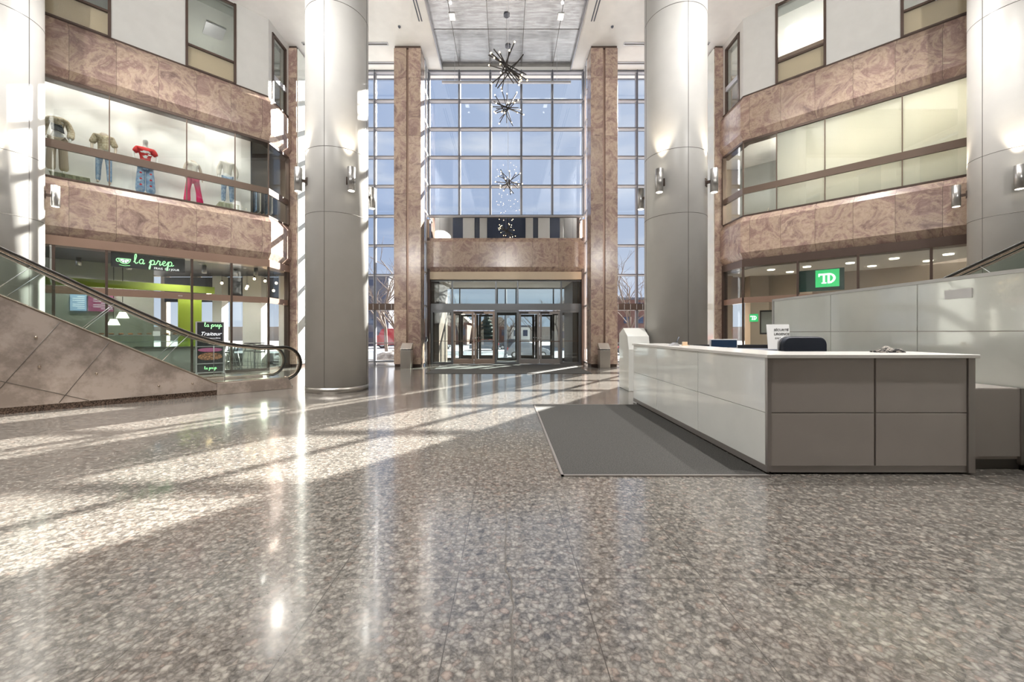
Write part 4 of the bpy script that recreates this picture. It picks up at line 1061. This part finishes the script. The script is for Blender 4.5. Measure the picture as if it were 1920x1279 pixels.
# --- bank branch on the right
m = MB(); m.prism([(9.3, 17.5), (15, 17.5), (15, 9.3), (9.3, 14.9)], 3.84, 3.9, 'z'); o = m.build('ceiling', 'white ceiling'); tag(o, kind='structure')
m = MB(); m.box(.9, 7.5, -4.3, -4.1, 0, 3.84, TR); m.box(-.5, 1.6, -3.6, -3.5, 0, 3.84, TR); o = m.build('wall_bank', 'taupe wall'); tag(o, kind='structure')
t = empty('bank_sign', TR(2.4, -.16, 2.85), 'dark green fascia with a large green square bank logo', 'sign')
m = MB(); m.box(1.66, 2.86, -.22, -.16, 2.80, 3.52, TR); m.build('fascia', 'bank dark green', t)
m = MB(); m.box(2.12, 2.74, -.16, -.13, 2.92, 3.49, TR); m.build('logo_square', 'bank green', t)
def td(s, d, z, h, par):
    M = bR(s, d, z); m = MB()
    def b(x0, x1, y0, y1): m.box(x0 * h, x1 * h, y0 * h, y1 * h, 0, .01, lambda x, y, zz: tuple(M @ Vector((x, y, zz))))
    b(-.66, .12, .30, .46); b(-.66, -.56, .18, .46); b(-.34, -.18, -.46, .3); b(-.44, -.08, -.46, -.36)
    b(.0, .16, -.46, .3) ; b(.0, .30, -.46, -.32)
    P = [(.10 + .48 * math.cos(R(a)), .46 * math.sin(R(a))) for a in range(90, -91, -15)]; Q = [(.10 + .30 * math.cos(R(a)), .31 * math.sin(R(a))) for a in range(-90, 91, 15)]
    m.prism([(x * h, y * h) for x, y in P + Q], 0, .01, 'z', lambda x, y, zz: tuple(M @ Vector((x, y, zz))))
    return m.build('logo_letters', 'sign white', par)
td(2.44, -.125, 3.20, .36, t)
t = empty('bank_logo_sign', TR(.12, -1.05, 1.87), 'small green square bank sign by the corner entrance', 'sign')
m = MB(); m.box(-.05, .24, -1.1, -1.06, 1.83, 2.13, TR); m.build('logo_square', 'bank green', t); td(.10, -1.05, 1.98, .17, t)
t = empty('notice_board', TR(.5, -1.1, 1.3), 'grey notice panel in a black frame inside the corner glass', 'notice board')
m = MB(); m.box(.34, .72, -1.12, -1.08, 1.40, 2.2, TR); m.build('panel', 'shop grey', t)
m = MB()
for a, b, z0, z1 in ((.3, .76, 2.2, 2.26), (.3, .76, 1.34, 1.40), (.72, .77, 0, 2.26), (.30, .34, 1.34, 2.26)): m.box(a, b, -1.13, -1.06, z0, z1, TR)
m.build('frame', 'dark frame', t)
for k, (s, d) in enumerate(((.6, -1.4), (1.7, -1.5), (2.9, -1.6), (4.0, -1.5), (2.2, -2.9), (3.4, -3.0), (4.8, -2.9), (5.2, -1.7), (1.0, -2.6))):
    q = TR(s, d, 3.84); m = MB(); m.cyl((q[0], q[1]), .12, 3.81, 3.84, 20); o = m.build('downlight', 'lamp lens'); tag(o, 'round recessed downlight in the bank ceiling', 'ceiling light', 'round downlights in the bank ceiling')
lamp('bank_lamp', 'SPOT', TR(2.0, -2.0, 3.78), 110, (1, .9, .76), .08, TR(2, -2, 0), spot=150); lamp('bank_lamp', 'SPOT', TR(5.0, -2.0, 3.78), 110, (1, .9, .76), .08, TR(5, -2, 0), spot=150)

# --- lit displays on the first floor
for i in range(6):
    s = .95 + i * .98
    lamp('display_spot', 'SPOT', TL(s, -.45, 8.55), 22, (1, .97, .93), .06, TL(s, -1.25, 7.5), spot=85, blend=.9)
    q = TL(s, -.45, 8.6); m = MB(); m.cyl((q[0], q[1]), .05, 8.57, 9.3, 16); o = m.build('display_light', 'white plastic'); tag(o, 'small spotlight over the clothes display window', 'spotlight', 'spotlights over the clothes display')
for s in (.9, 3.4, 5.2): lamp('display_strip', 'AREA', TL(s + .6, -.8, 9.25), 16, (1, .97, .94), 1.6, TL(s + .6, -.8, 5), .6)
for s, z, e in ((1.9, 7.2, 26), (3.1, 7.5, 75), (4.9, 8.0, 75), (6.2, 7.6, 30)):
    lamp('screen_lamp', 'POINT', TR(s, -.85, z), e, (1, .93, .84), .25)
lamp('store_lamp', 'SPOT', TR(.2, -1.5, 8.5), 60, (1, .96, .9), .05, TR(.2, -1.5, 5), spot=140); lamp('store_lamp', 'SPOT', TL(-.2, -1.5, 8.5), 30, (1, .96, .9), .05, TL(-.2, -1.5, 5), spot=140)

# --- offices on the top storey
for side, s, e in ((-1, 1.7, 70), (-1, 4.9, 14), (1, 1.7, 130), (1, 4.9, 14)):
    T = WL(side); lamp('office_fill', 'SPOT', T(s, -2.6, 11.0), e, (1, .96, .9), .1, T(s, -2.4, 13), spot=160)  # hidden spot added to brighten the office from below
    m = MB(); m.box(s - .6, s + .0, -2.0, -1.2, 12.70, 12.74, T)
    o = m.build('office_light', 'luminaire' if (side > 0 and s < 3) else 'light aluminium'); tag(o, '%s office ceiling light behind the %s window on the %s' % (('lit' if (side > 0 and s < 3) else 'unlit'), ('corner' if s < 3 else 'far'), SIDE[side]), 'ceiling light')

# ------------------------------------------------------------------ shop mannequins
Jn = {'pel': (0, 0, .95), 'wai': (0, 0, 1.10), 'che': (0, 0, 1.30), 'nb': (0, 0, 1.44), 'nk': (0, .0, 1.54), 'hd': (0, .02, 1.62), 'ht': (0, .02, 1.74)}
for s, sx in (('l', -1), ('r', 1)):
    Jn.update({'sh' + s: (sx * .165, 0, 1.41), 'el' + s: (sx * .25, -.02, 1.15), 'wr' + s: (sx * .24, .08, .93), 'ha' + s: (sx * .235, .11, .84),
               'hp' + s: (sx * .09, 0, .88), 'kn' + s: (sx * .11, .02, .50), 'an' + s: (sx * .12, 0, .09), 'to' + s: (sx * .13, .13, .035)})
Rad = {'pel': (.15, .10), 'wai': (.115, .08), 'che': (.15, .10), 'nb': (.075, .06), 'nk': (.05, .05), 'hd': (.075, .085), 'ht': (.06, .07), 'sh': (.055, .055), 'el': (.04, .04), 'wr': (.028, .028), 'ha': (.035, .022), 'hp': (.085, .085), 'kn': (.058, .058), 'an': (.038, .038), 'to': (.035, .025)}
def skin(name, mat, chains, M, parent, grow=0, over={}, jo={}):
    names = []; edges = []
    for ch in chains:
        for a in ch:
            if a not in names: names.append(a)
        edges += [(names.index(a), names.index(b)) for a, b in zip(ch, ch[1:])]
    me = bpy.data.meshes.new(name); off = -root_of(parent)
    me.from_pydata([tuple(M @ Vector(jo.get(n, Jn[n])) + off) for n in names], edges, [])
    o = bpy.data.objects.new(name, me); C.objects.link(o); o.parent = parent; me.materials.append(MATS[mat])
    o.modifiers.new('skin', 'SKIN'); sb = o.modifiers.new('sub', 'SUBSURF'); sb.levels = 1; sb.render_levels = 2
    if not me.skin_vertices: me.attributes.new('skin', 'FLOAT', 'POINT') if 0 else None
    sk = me.skin_vertices[0].data if me.skin_vertices else None
    if sk is None: return o
    for i, n in enumerate(names):
        key = n if n in Rad else n[:-1]; r = over.get(key, Rad[key]); sk[i].radius = (r[0] + grow, r[1] + grow); sk[i].use_root = i == 0
    return o
FULL = lambda head: [['pel', 'wai', 'che', 'nb', 'nk'] + (['hd', 'ht'] if head else []), ['nb', 'shl', 'ell', 'wrl', 'hal'], ['nb', 'shr', 'elr', 'wrr', 'har'], ['pel', 'hpl', 'knl', 'anl', 'tol'], ['pel', 'hpr', 'knr', 'anr', 'tor']]
def mannequin(s, d, z, label, head, body, items, scale=1.0, turn=0, jo={}):
    o0 = TL(s, d, z); t = empty('mannequin', o0, label, 'mannequin', 'dressed mannequins in the upper display window')
    M = Matrix.Translation(o0) @ Matrix.Rotation(R(-135 + turn), 4, 'Z') @ Matrix.Scale(scale, 4)
    skin('body', body, FULL(head), M, t, 0, {}, jo)
    for nm, mat, chains, grow, over in items: skin(nm, mat, chains, M, t, grow, over, jo)
    return t
TOP = [['pel', 'wai', 'che', 'nb'], ['nb', 'shl', 'ell'], ['nb', 'shr', 'elr']]
LONG = [['pel', 'wai', 'che', 'nb'], ['nb', 'shl', 'ell', 'wrl'], ['nb', 'shr', 'elr', 'wrr']]
CROP = [['wai', 'che', 'nb'], ['nb', 'shl', 'ell', 'wrl'], ['nb', 'shr', 'elr', 'wrr']]
LEGS = [['pel', 'hpl', 'knl', 'anl'], ['pel', 'hpr', 'knr', 'anr']]
LEG1 = [['pel', 'hpl', 'knl'], ['pel', 'hpr', 'knr']]
wide = {'kn': (.10, .10), 'an': (.12, .12), 'hp': (.09, .09)}
mannequin(5.26, -.7, 6.0, 'headless mannequin in open patterned jacket, dark top and beige trousers', False, 'mannequin white',
          [('jacket', 'patterned cloth', CROP, .026, {'wai': (.10, .07), 'el': (.06, .06), 'wr': (.06, .06)}), ('trousers', 'beige cloth', LEGS, .02, {'kn': (.085, .085), 'an': (.09, .09)})], 1.12, -8)
mannequin(4.31, -.7, 5.95, 'headless mannequin in beige patterned blouse and light blue jeans', False, 'mannequin',
          [('blouse', 'patterned cloth', TOP, .03, {'el': (.065, .065), 'wai': (.13, .09)}), ('jeans', 'light denim', LEGS, .012, {'kn': (.06, .06), 'an': (.045, .045)})], 1.04)
mannequin(3.36, -.7, 5.80, 'mannequin with head in red printed tee and wide patched jeans', True, 'mannequin white',
          [('tee_shirt', 'red cloth', [['pel', 'wai', 'che', 'nb'], ['nb', 'shl', 'ell'], ['nb', 'shr', 'elr']], .03, {'el': (.09, .06), 'sh': (.08, .07), 'pel': (.13, .09)}), ('jeans', 'light denim', LEGS, .02, wide)], 1.08,
          jo={'ell': (-.27, 0, 1.27), 'elr': (.27, 0, 1.27)})
mannequin(2.14, -.7, 5.80, 'headless mannequin in cream waistcoat and bright pink flared trousers', False, 'mannequin',
          [('waistcoat', 'cream cloth', [['pel', 'wai', 'che', 'nb'], ['nb', 'shl'], ['nb', 'shr']], .026, {}), ('trousers', 'pink cloth', LEGS, .015, {'kn': (.065, .065), 'an': (.10, .10)})], 1.02, 12,
          jo={'knl': (-.16, .0, .5), 'anl': (-.22, -.02, .05), 'knr': (.15, 0, .5), 'anr': (.17, 0, .05)})
mannequin(1.14, -.7, 6.05, 'headless mannequin in white shirt and mid-blue jeans on a crate', False, 'mannequin white',
          [('shirt', 'cream cloth', LONG, .028, {'el': (.06, .06), 'pel': (.12, .08)}), ('jeans', 'denim', LEGS, .014, {'kn': (.068, .068), 'an': (.06, .06)})], 1.06, -10)
# printed motif on the red tee and patches on the jeans
for s, zc, lb, wd, hh in ((5.0, 5.72, 'slatted pale crate under the leftmost mannequin', .8, .27), (1.14, 5.72, 'slatted pale crate under the white-shirted mannequin', .6, .32)):
    t = empty('crate', TL(s, -.7, zc), lb, 'crate')
    m = MB(); m.box(s - wd / 2, s + wd / 2, -1.05, -.4, zc + hh - .03, zc + hh, TL); m.build('top', 'wood slat', t)
    for i in range(6):
        q = s - wd / 2 + wd * i / 5.6; m = MB(); m.box(q, q + .07, -.43, -.4, zc, zc + hh - .03, TL); m.build('slat', 'wood slat', t)
mq0 = [o for o in C.objects if o.get('label', '').startswith('headless mannequin in open')][0]
m = MB(); M = bL(5.26, -.7 + .19, 6.0 + 1.34)
V = [m.bm.verts.new(M @ Vector(q)) for q in ((-.10, .08, -.02), (-.03, .05, .0), (.04, .05, .0), (.09, .08, -.02), (.13, -.02, -.015), (.15, -.16, -.01), (.02, -.11, .01), (-.11, -.10, -.01), (-.12, .0, -.015))]
m.bm.faces.new(V); V2 = [m.bm.verts.new(v.co + Vector((-.05, .05, 0))) for v in V]; m.bm.faces.new(V2[::-1])
for i in range(len(V)): m.bm.faces.new((V[i], V[(i + 1) % len(V)], V2[(i + 1) % len(V)], V2[i]))
m.build('crop_top', 'dark cloth', mq0)
mq = [o for o in C.objects if o.get('label', '').startswith('mannequin with head')][0]
m = MB(); r0 = random.Random(5)
for i in range(9):
    M = bL(3.36 + r0.uniform(-.10, .10), -.7 + .155, 5.80 + 1.33 + r0.uniform(-.10, .12)); a0 = r0.random() * 6
    V = [m.bm.verts.new(M @ Vector((.045 * math.cos(a0 + k) * (1 + .3 * (k % 2)), .025 * math.sin(a0 + k), .01))) for k in range(6)]; m.bm.faces.new(V)
m.build('print', 'white plastic', mq)
m = MB()
for i in range(3):
    for sx in (-.12, .12):
        M = bL(3.36 - sx, -.7 + .165, 5.80 + .72 - i * .19); V = [m.bm.verts.new(M @ Vector((.035 * math.cos(R(60 * k)), .03 * math.sin(R(60 * k)), .012))) for k in range(6)]; m.bm.faces.new(V)
m.build('heart_patch', 'red cloth', mq)
# clothes rack in the dim store corner
t = empty('clothes_rack', TL(-.2, -1.6, 5.72), 'white clothes rack in the dark store corner behind the first-floor glass', 'clothes rack')
def Tn(a, b, z): return TL(a, b, z)
m = MB()
for s in (-.7, .25): m.tube([Tn(s, -1.5, 5.74), Tn(s, -1.5, 7.1)], .015, 6)
m.tube([Tn(-.7, -1.5, 7.1), Tn(.25, -1.5, 7.1)], .015, 6); m.build('frame', 'light aluminium', t)
for i in range(6):
    m = MB(); s = -.6 + i * .14; m.prism([(-1.75, 7.0), (-1.5, 7.07), (-1.25, 7.0), (-1.28, 6.2), (-1.72, 6.2)], s - .02, s + .02, 'x', TL)
    o = m.build('garment', ('navy fabric', 'cream cloth', 'denim')[i % 3]); tag(o, 'garment hanging on the rack in the dark store corner', 'garment', 'garments on the store rack')
# ================================================================== outside
def gz(y): return -.06 if y < 19.5 else (-.06 - .94 * (y - 19.5) / 11 if y < 30.5 else -1.0)
m = MB()
ysr = [YG + .3 + 2.9, 22, 26, 30.5, 36.5]
for a, b in zip(ysr, ysr[1:]):
    V = [m.bm.verts.new(p) for p in ((-60, a, gz(a)), (60, a, gz(a)), (60, b, gz(b)), (-60, b, gz(b)))]; m.bm.faces.new(V)
for a, b in ((50, 110),): m.bm.faces.new([m.bm.verts.new(p) for p in ((-140, a, -.95), (140, a, -.95), (140, b, -.9), (-140, b, -.9))])
o = m.build('ground', 'snow'); tag(o, kind='structure')
m = MB(); m.box(-140, 140, 36.5, 50, -1.2, -1.0); o = m.build('road', 'asphalt'); tag(o, kind='structure')
m = MB(); m.box(-140, 140, 120, 121, -1, 3.2); o = m.build('far_hedge', 'taupe wall'); tag(o, kind='structure')
def pile(x, y, wx, wy, h, seed, label, mat='dirty snow'):
    r0 = random.Random(seed); rings = []
    for j in range(7):
        t_ = j / 6; k = math.cos(t_ * math.pi / 2) + .02
        rings.append([(x + wx * k * math.cos(a) * r0.uniform(.88, 1.1), y + wy * k * math.sin(a) * r0.uniform(.9, 1.1), gz(y) + h * math.sin(t_ * math.pi / 2) * (1 if j == 0 else r0.uniform(.85, 1.05)) - .03) for a in [2 * math.pi * i / 18 for i in range(18)]])
    m = MB(); m.loft(rings); o = m.build('snow_pile', mat); tag(o, label, 'snow pile'); return o
pile(-6.5, 22.8, 1.1, .8, .75, 1, 'rounded grey snow heap outside the left side glazing')
pile(-1.1, 29, 1.6, .9, .45, 2, 'low dirty snow heap seen through the second door from the left')
pile(4.6, 31, 2.0, 1.0, .5, 3, 'snow heap by the road right of the parked hatchback', 'snow')
pile(-5.0, 33, 2.6, 1.0, .5, 4, 'long snow bank by the road left of the doors', 'snow')

def car(x, y, z, ln, ht, wd, paint, dirn, label, hatch=True):
    # side profile drawn along x, lofted across the width with a narrower cabin
    t = empty('car', (x, y, z), label, 'car')
    L_ = ln
    low = [(-.5, .20), (-.5, .52), (-.47, .60), (-.44, .64)]
    if hatch: prof = [(-.50, .16), (-.50, .36), (-.485, .58), (-.44, .66), (-.37, .93), (-.30, .99), (-.02, 1.0), (.08, .95), (.24, .68), (.42, .58), (.49, .46), (.50, .18)]
    else: prof = [(-.50, .16), (-.50, .45), (-.47, .62), (-.32, .66), (-.20, .95), (-.08, 1.0), (.08, .99), (.26, .66), (.45, .58), (.50, .42), (.50, .18)]
    def sx(v): return x + dirn * v * L_
    rings = []
    for k, (f, ins) in enumerate(((-1, .06), (-.93, .0), (-.5, 0), (.5, 0), (.93, 0), (1, .06))):
        r_ = []
        for a, b in prof:
            tuck = .86 if b > .7 else 1.0
            r_.append((sx(a * (1 - ins * .3)), y + f * wd / 2 * tuck, z + ht * (b if b < .9 else b - ins * .2)))
        rings.append(r_)
    m = MB(); m.loft(rings); m.build('body', paint, t)
    # side and rear windows
    for f in (-1, 1):
        m = MB(); yy = y + f * (wd / 2 * .905)
        q = [(-.40, .70), (-.345, .91), (-.04, .93), (.06, .89), (.19, .70)] if hatch else [(-.28, .69), (-.19, .91), (.07, .93), (.21, .69)]
        m.bm.faces.new([m.bm.verts.new((sx(a), yy + f * (.02 if b < .8 else -.035), z + ht * b)) for a, b in q]); m.build('side_window', 'car glass', t)
    m = MB(); a = -.505 if hatch else -.505
    m.box(*sorted((sx(-.497), sx(-.47))), y - wd * .47, y - wd * .36, z + ht * .48, z + ht * .64); m.build('tail_lamp', 'tail light', t)
    m = MB(); m.box(*sorted((sx(-.497), sx(-.47))), y + wd * .36, y + wd * .47, z + ht * .48, z + ht * .64); m.build('tail_lamp', 'tail light', t)
    for a in (-.33, .33):
        for f in (-1, 1):
            cx, cy = sx(a), y + f * wd * .44; r_ = ht * .215
            m = MB(); m.loft([[(cx + q * math.cos(2 * math.pi * i / 24), cy + yy, z + r_ + q * math.sin(2 * math.pi * i / 24)) for i in range(24)] for q, yy in ((r_ * .9, -.11), (r_, -.09), (r_, .09), (r_ * .9, .11))])
            wv = m.build('wheel', 'black rubber', t)
            m = MB(); m.loft([[(cx + r_ * .6 * math.cos(2 * math.pi * i / 16), cy + yy, z + r_ + r_ * .6 * math.sin(2 * math.pi * i / 16)) for i in range(16)] for yy in (-.118, .118)]); m.build('hub', 'hub', wv)
    return t
car(at(991, 660, 38)[0], 38.5, -1.0, 4.1, 1.48, 1.7, 'car white', 1, 'white hatchback parked at the kerb, seen through the doors')
car(at(812, 650, 52)[0], 52, -1.0, 4.4, 1.45, 1.7, 'car dark', 1, 'dark car far across the road left of the doors', False)
car(at(908, 640, 54)[0], 54, -1.0, 4.0, 1.45, 1.7, 'car white', -1, 'small white car with tail lamps across the road, seen through the second door')
car(at(962, 640, 58)[0], 58, -1.0, 4.6, 1.5, 1.8, 'car dark', 1, 'dark saloon behind the white hatchback across the road', False)
car(at(905, 628, 85)[0], 85, -.95, 4.4, 1.5, 1.8, 'car red', 1, 'red car in the far parking lot', False)
car(at(733, 604, 60)[0], 62, -.95, 5.0, 3.0, 2.2, 'car red', 1, 'tall red van beyond the left side glazing')
car(at(1192, 640, 44)[0], 44, -1.0, 4.4, 1.45, 1.7, 'car dark', 1, 'dark car seen through the right side glazing', False)

def tree(x, y, h, seed, label, spread=1.0):
    r0 = random.Random(seed); z0 = gz(y) if y < 36 else -1.0
    t = empty('bare_tree', (x, y, z0), label, 'tree', 'bare winter trees along the street')
    tr = MB(); br = MB()
    def grow(p, d, L_, r, lev, mb):
        pts = [p]; q = p
        for i in range(3):
            d = (d + Vector((r0.uniform(-.18, .18), r0.uniform(-.18, .18), r0.uniform(-.02, .14)))).normalized(); q = q + d * L_ / 3; pts.append(q)
        mb.tube(pts, [r, r * .88, r * .76, r * .62], 6 if lev < 2 else 4)
        if lev >= 4: return
        for k in range(3 if lev else 5):
            b = pts[1 + k % 3]; a = r0.uniform(0, 2 * math.pi); tilt = r0.uniform(.35, .8) * spread
            side = Vector((math.cos(a), math.sin(a), 0)); nd = (d + side * tilt * 1.3).normalized()
            grow(b if lev else pts[2] if k % 2 else pts[3], nd, L_ * r0.uniform(.58, .74), r * .52, lev + 1, br)
    grow(Vector((x, y, z0)), Vector((0, 0, 1)), h * .42, h * .016, 0, tr)
    tr.build('trunk', 'bark', t); br.build('branches', 'bark', t)
tree(-8.9, 30, 9.5, 3, 'bare tree outside the left side glazing, nearest the road')
tree(-7.0, 27, 6.0, 7, 'thin bare tree close outside the left side glazing')
tree(-5.2, 45, 8, 12, 'bare tree seen through the left end of the door screen')
tree(9.6, 30, 8.5, 21, 'bare tree outside the right side glazing by the round column')
tree(8.3, 36, 7.0, 25, 'slanting bare tree outside the right side glazing')
tree(5.2, 66, 8, 31, 'bare tree seen above the right pair of doors')
tree(.2, 52, 6, 35, 'bare tree near the lamp post beyond the middle doors')
tree(7.4, 55, 8.5, 44, 'bare tree right of the doors across the road')
tree(-1.8, 78, 9, 51, 'bare tree far behind the left doors')
# evergreen
t = empty('evergreen_tree', (at(913, 640, 80)[0], 80, -.95), 'dark pointed evergreen across the parking lot, through the second door', 'tree')
m = MB(); m.cyl((t.location.x, 80), .15, -.95, .6, 8); m.build('trunk', 'bark', t)
r0 = random.Random(9); rings = []
for j in range(16):
    zz = .1 + j * .36; base = 2.2 * (1 - j / 16.5); k = 1.15 if j % 2 == 0 else .72
    rings.append([(t.location.x + base * k * math.cos(a) * r0.uniform(.75, 1.15), 80 + base * k * math.sin(a) * r0.uniform(.75, 1.15), zz) for a in [2 * math.pi * i / 18 for i in range(18)]])
m = MB(); m.loft(rings, smooth=False); m.build('foliage', 'evergreen', t)
# street lamp post
x = at(948, 640, 38)[0]
t = empty('lamp_post', (x, 35.5, -1.0), 'dark lamp post in line with the middle of the doors', 'lamp post')
m = MB(); m.cyl((x, 35.5), .13, -1, 6.2, 16, .09); m.build('pole', 'dark slate', t)
m = MB(); m.cyl((x, 35.5), .2, -1, -.5, 16, .15); m.build('base', 'dark slate', t)
m = MB(); m.tube([(x, 35.5, 6.1), (x + .3, 35.5, 6.5), (x + 1.0, 35.5, 6.6)], .05); m.box(x + .9, x + 1.5, 35.38, 35.62, 6.52, 6.64); m.build('lamp_head', 'dark slate', t)
# buildings
def building(name, x0, x1, y0, y1, z1, mat, label, rows, colsn, wmat='blueish glass', roof=None, cat='building'):
    t = empty(name, ((x0 + x1) / 2, y0, -1), label, cat)
    m = MB(); m.box(x0, x1, y0, y1, -1, z1); m.build('wall', mat, t)
    for r_ in range(rows):
        for c in range(colsn):
            wx = (x1 - x0) / colsn; hz = (z1 + .3) / rows; a = x0 + c * wx + wx * .25; b = -.2 + r_ * hz + hz * .3
            m = MB(); m.box(a, a + wx * .5, y0 - .06, y0 - .01, b, b + hz * .45); m.build('window', wmat, t)
    m = MB()
    if roof == 'gable': m.prism([(x0 - .5, z1), (x1 + .5, z1), (x1 - (x1 - x0) * .2, z1 + 2.2), (x0 + (x1 - x0) * .2, z1 + 2.2)], y0 - .3, y1 + .3, 'y')
    else: m.box(x0 - .2, x1 + .2, y0 - .2, y1 + .2, z1, z1 + .4)
    m.build('roof', 'dark slate' if roof != 'gable' else 'taupe wall', t)
building('brick_building', 15.6, 27, 70, 85, 7.2, 'brick', 'red brick building behind the right doors and right side glazing', 3, 5)
building('house', 8.2, 15.0, 62, 70, 4.6, 'taupe wall', 'house with hipped grey roof seen over the right doors', 2, 3, roof='gable')
building('dark_tower', -26.5, -20.6, 70, 84, 11.2, 'dark slate', 'dark office block behind the left side glazing', 5, 3)
building('brick_house', -16, -7.6, 78, 90, 3.4, 'brick', 'low brown brick houses behind the left doors', 1, 5, roof='gable')
building('shed', 1.2, 5.2, 86, 92, 2.6, 'shop white', 'low white building behind the middle of the doors', 1, 2)
building('row_house', -6.0, .2, 92, 99, 2.8, 'brick', 'low row house far behind the second door', 1, 4, roof='gable')
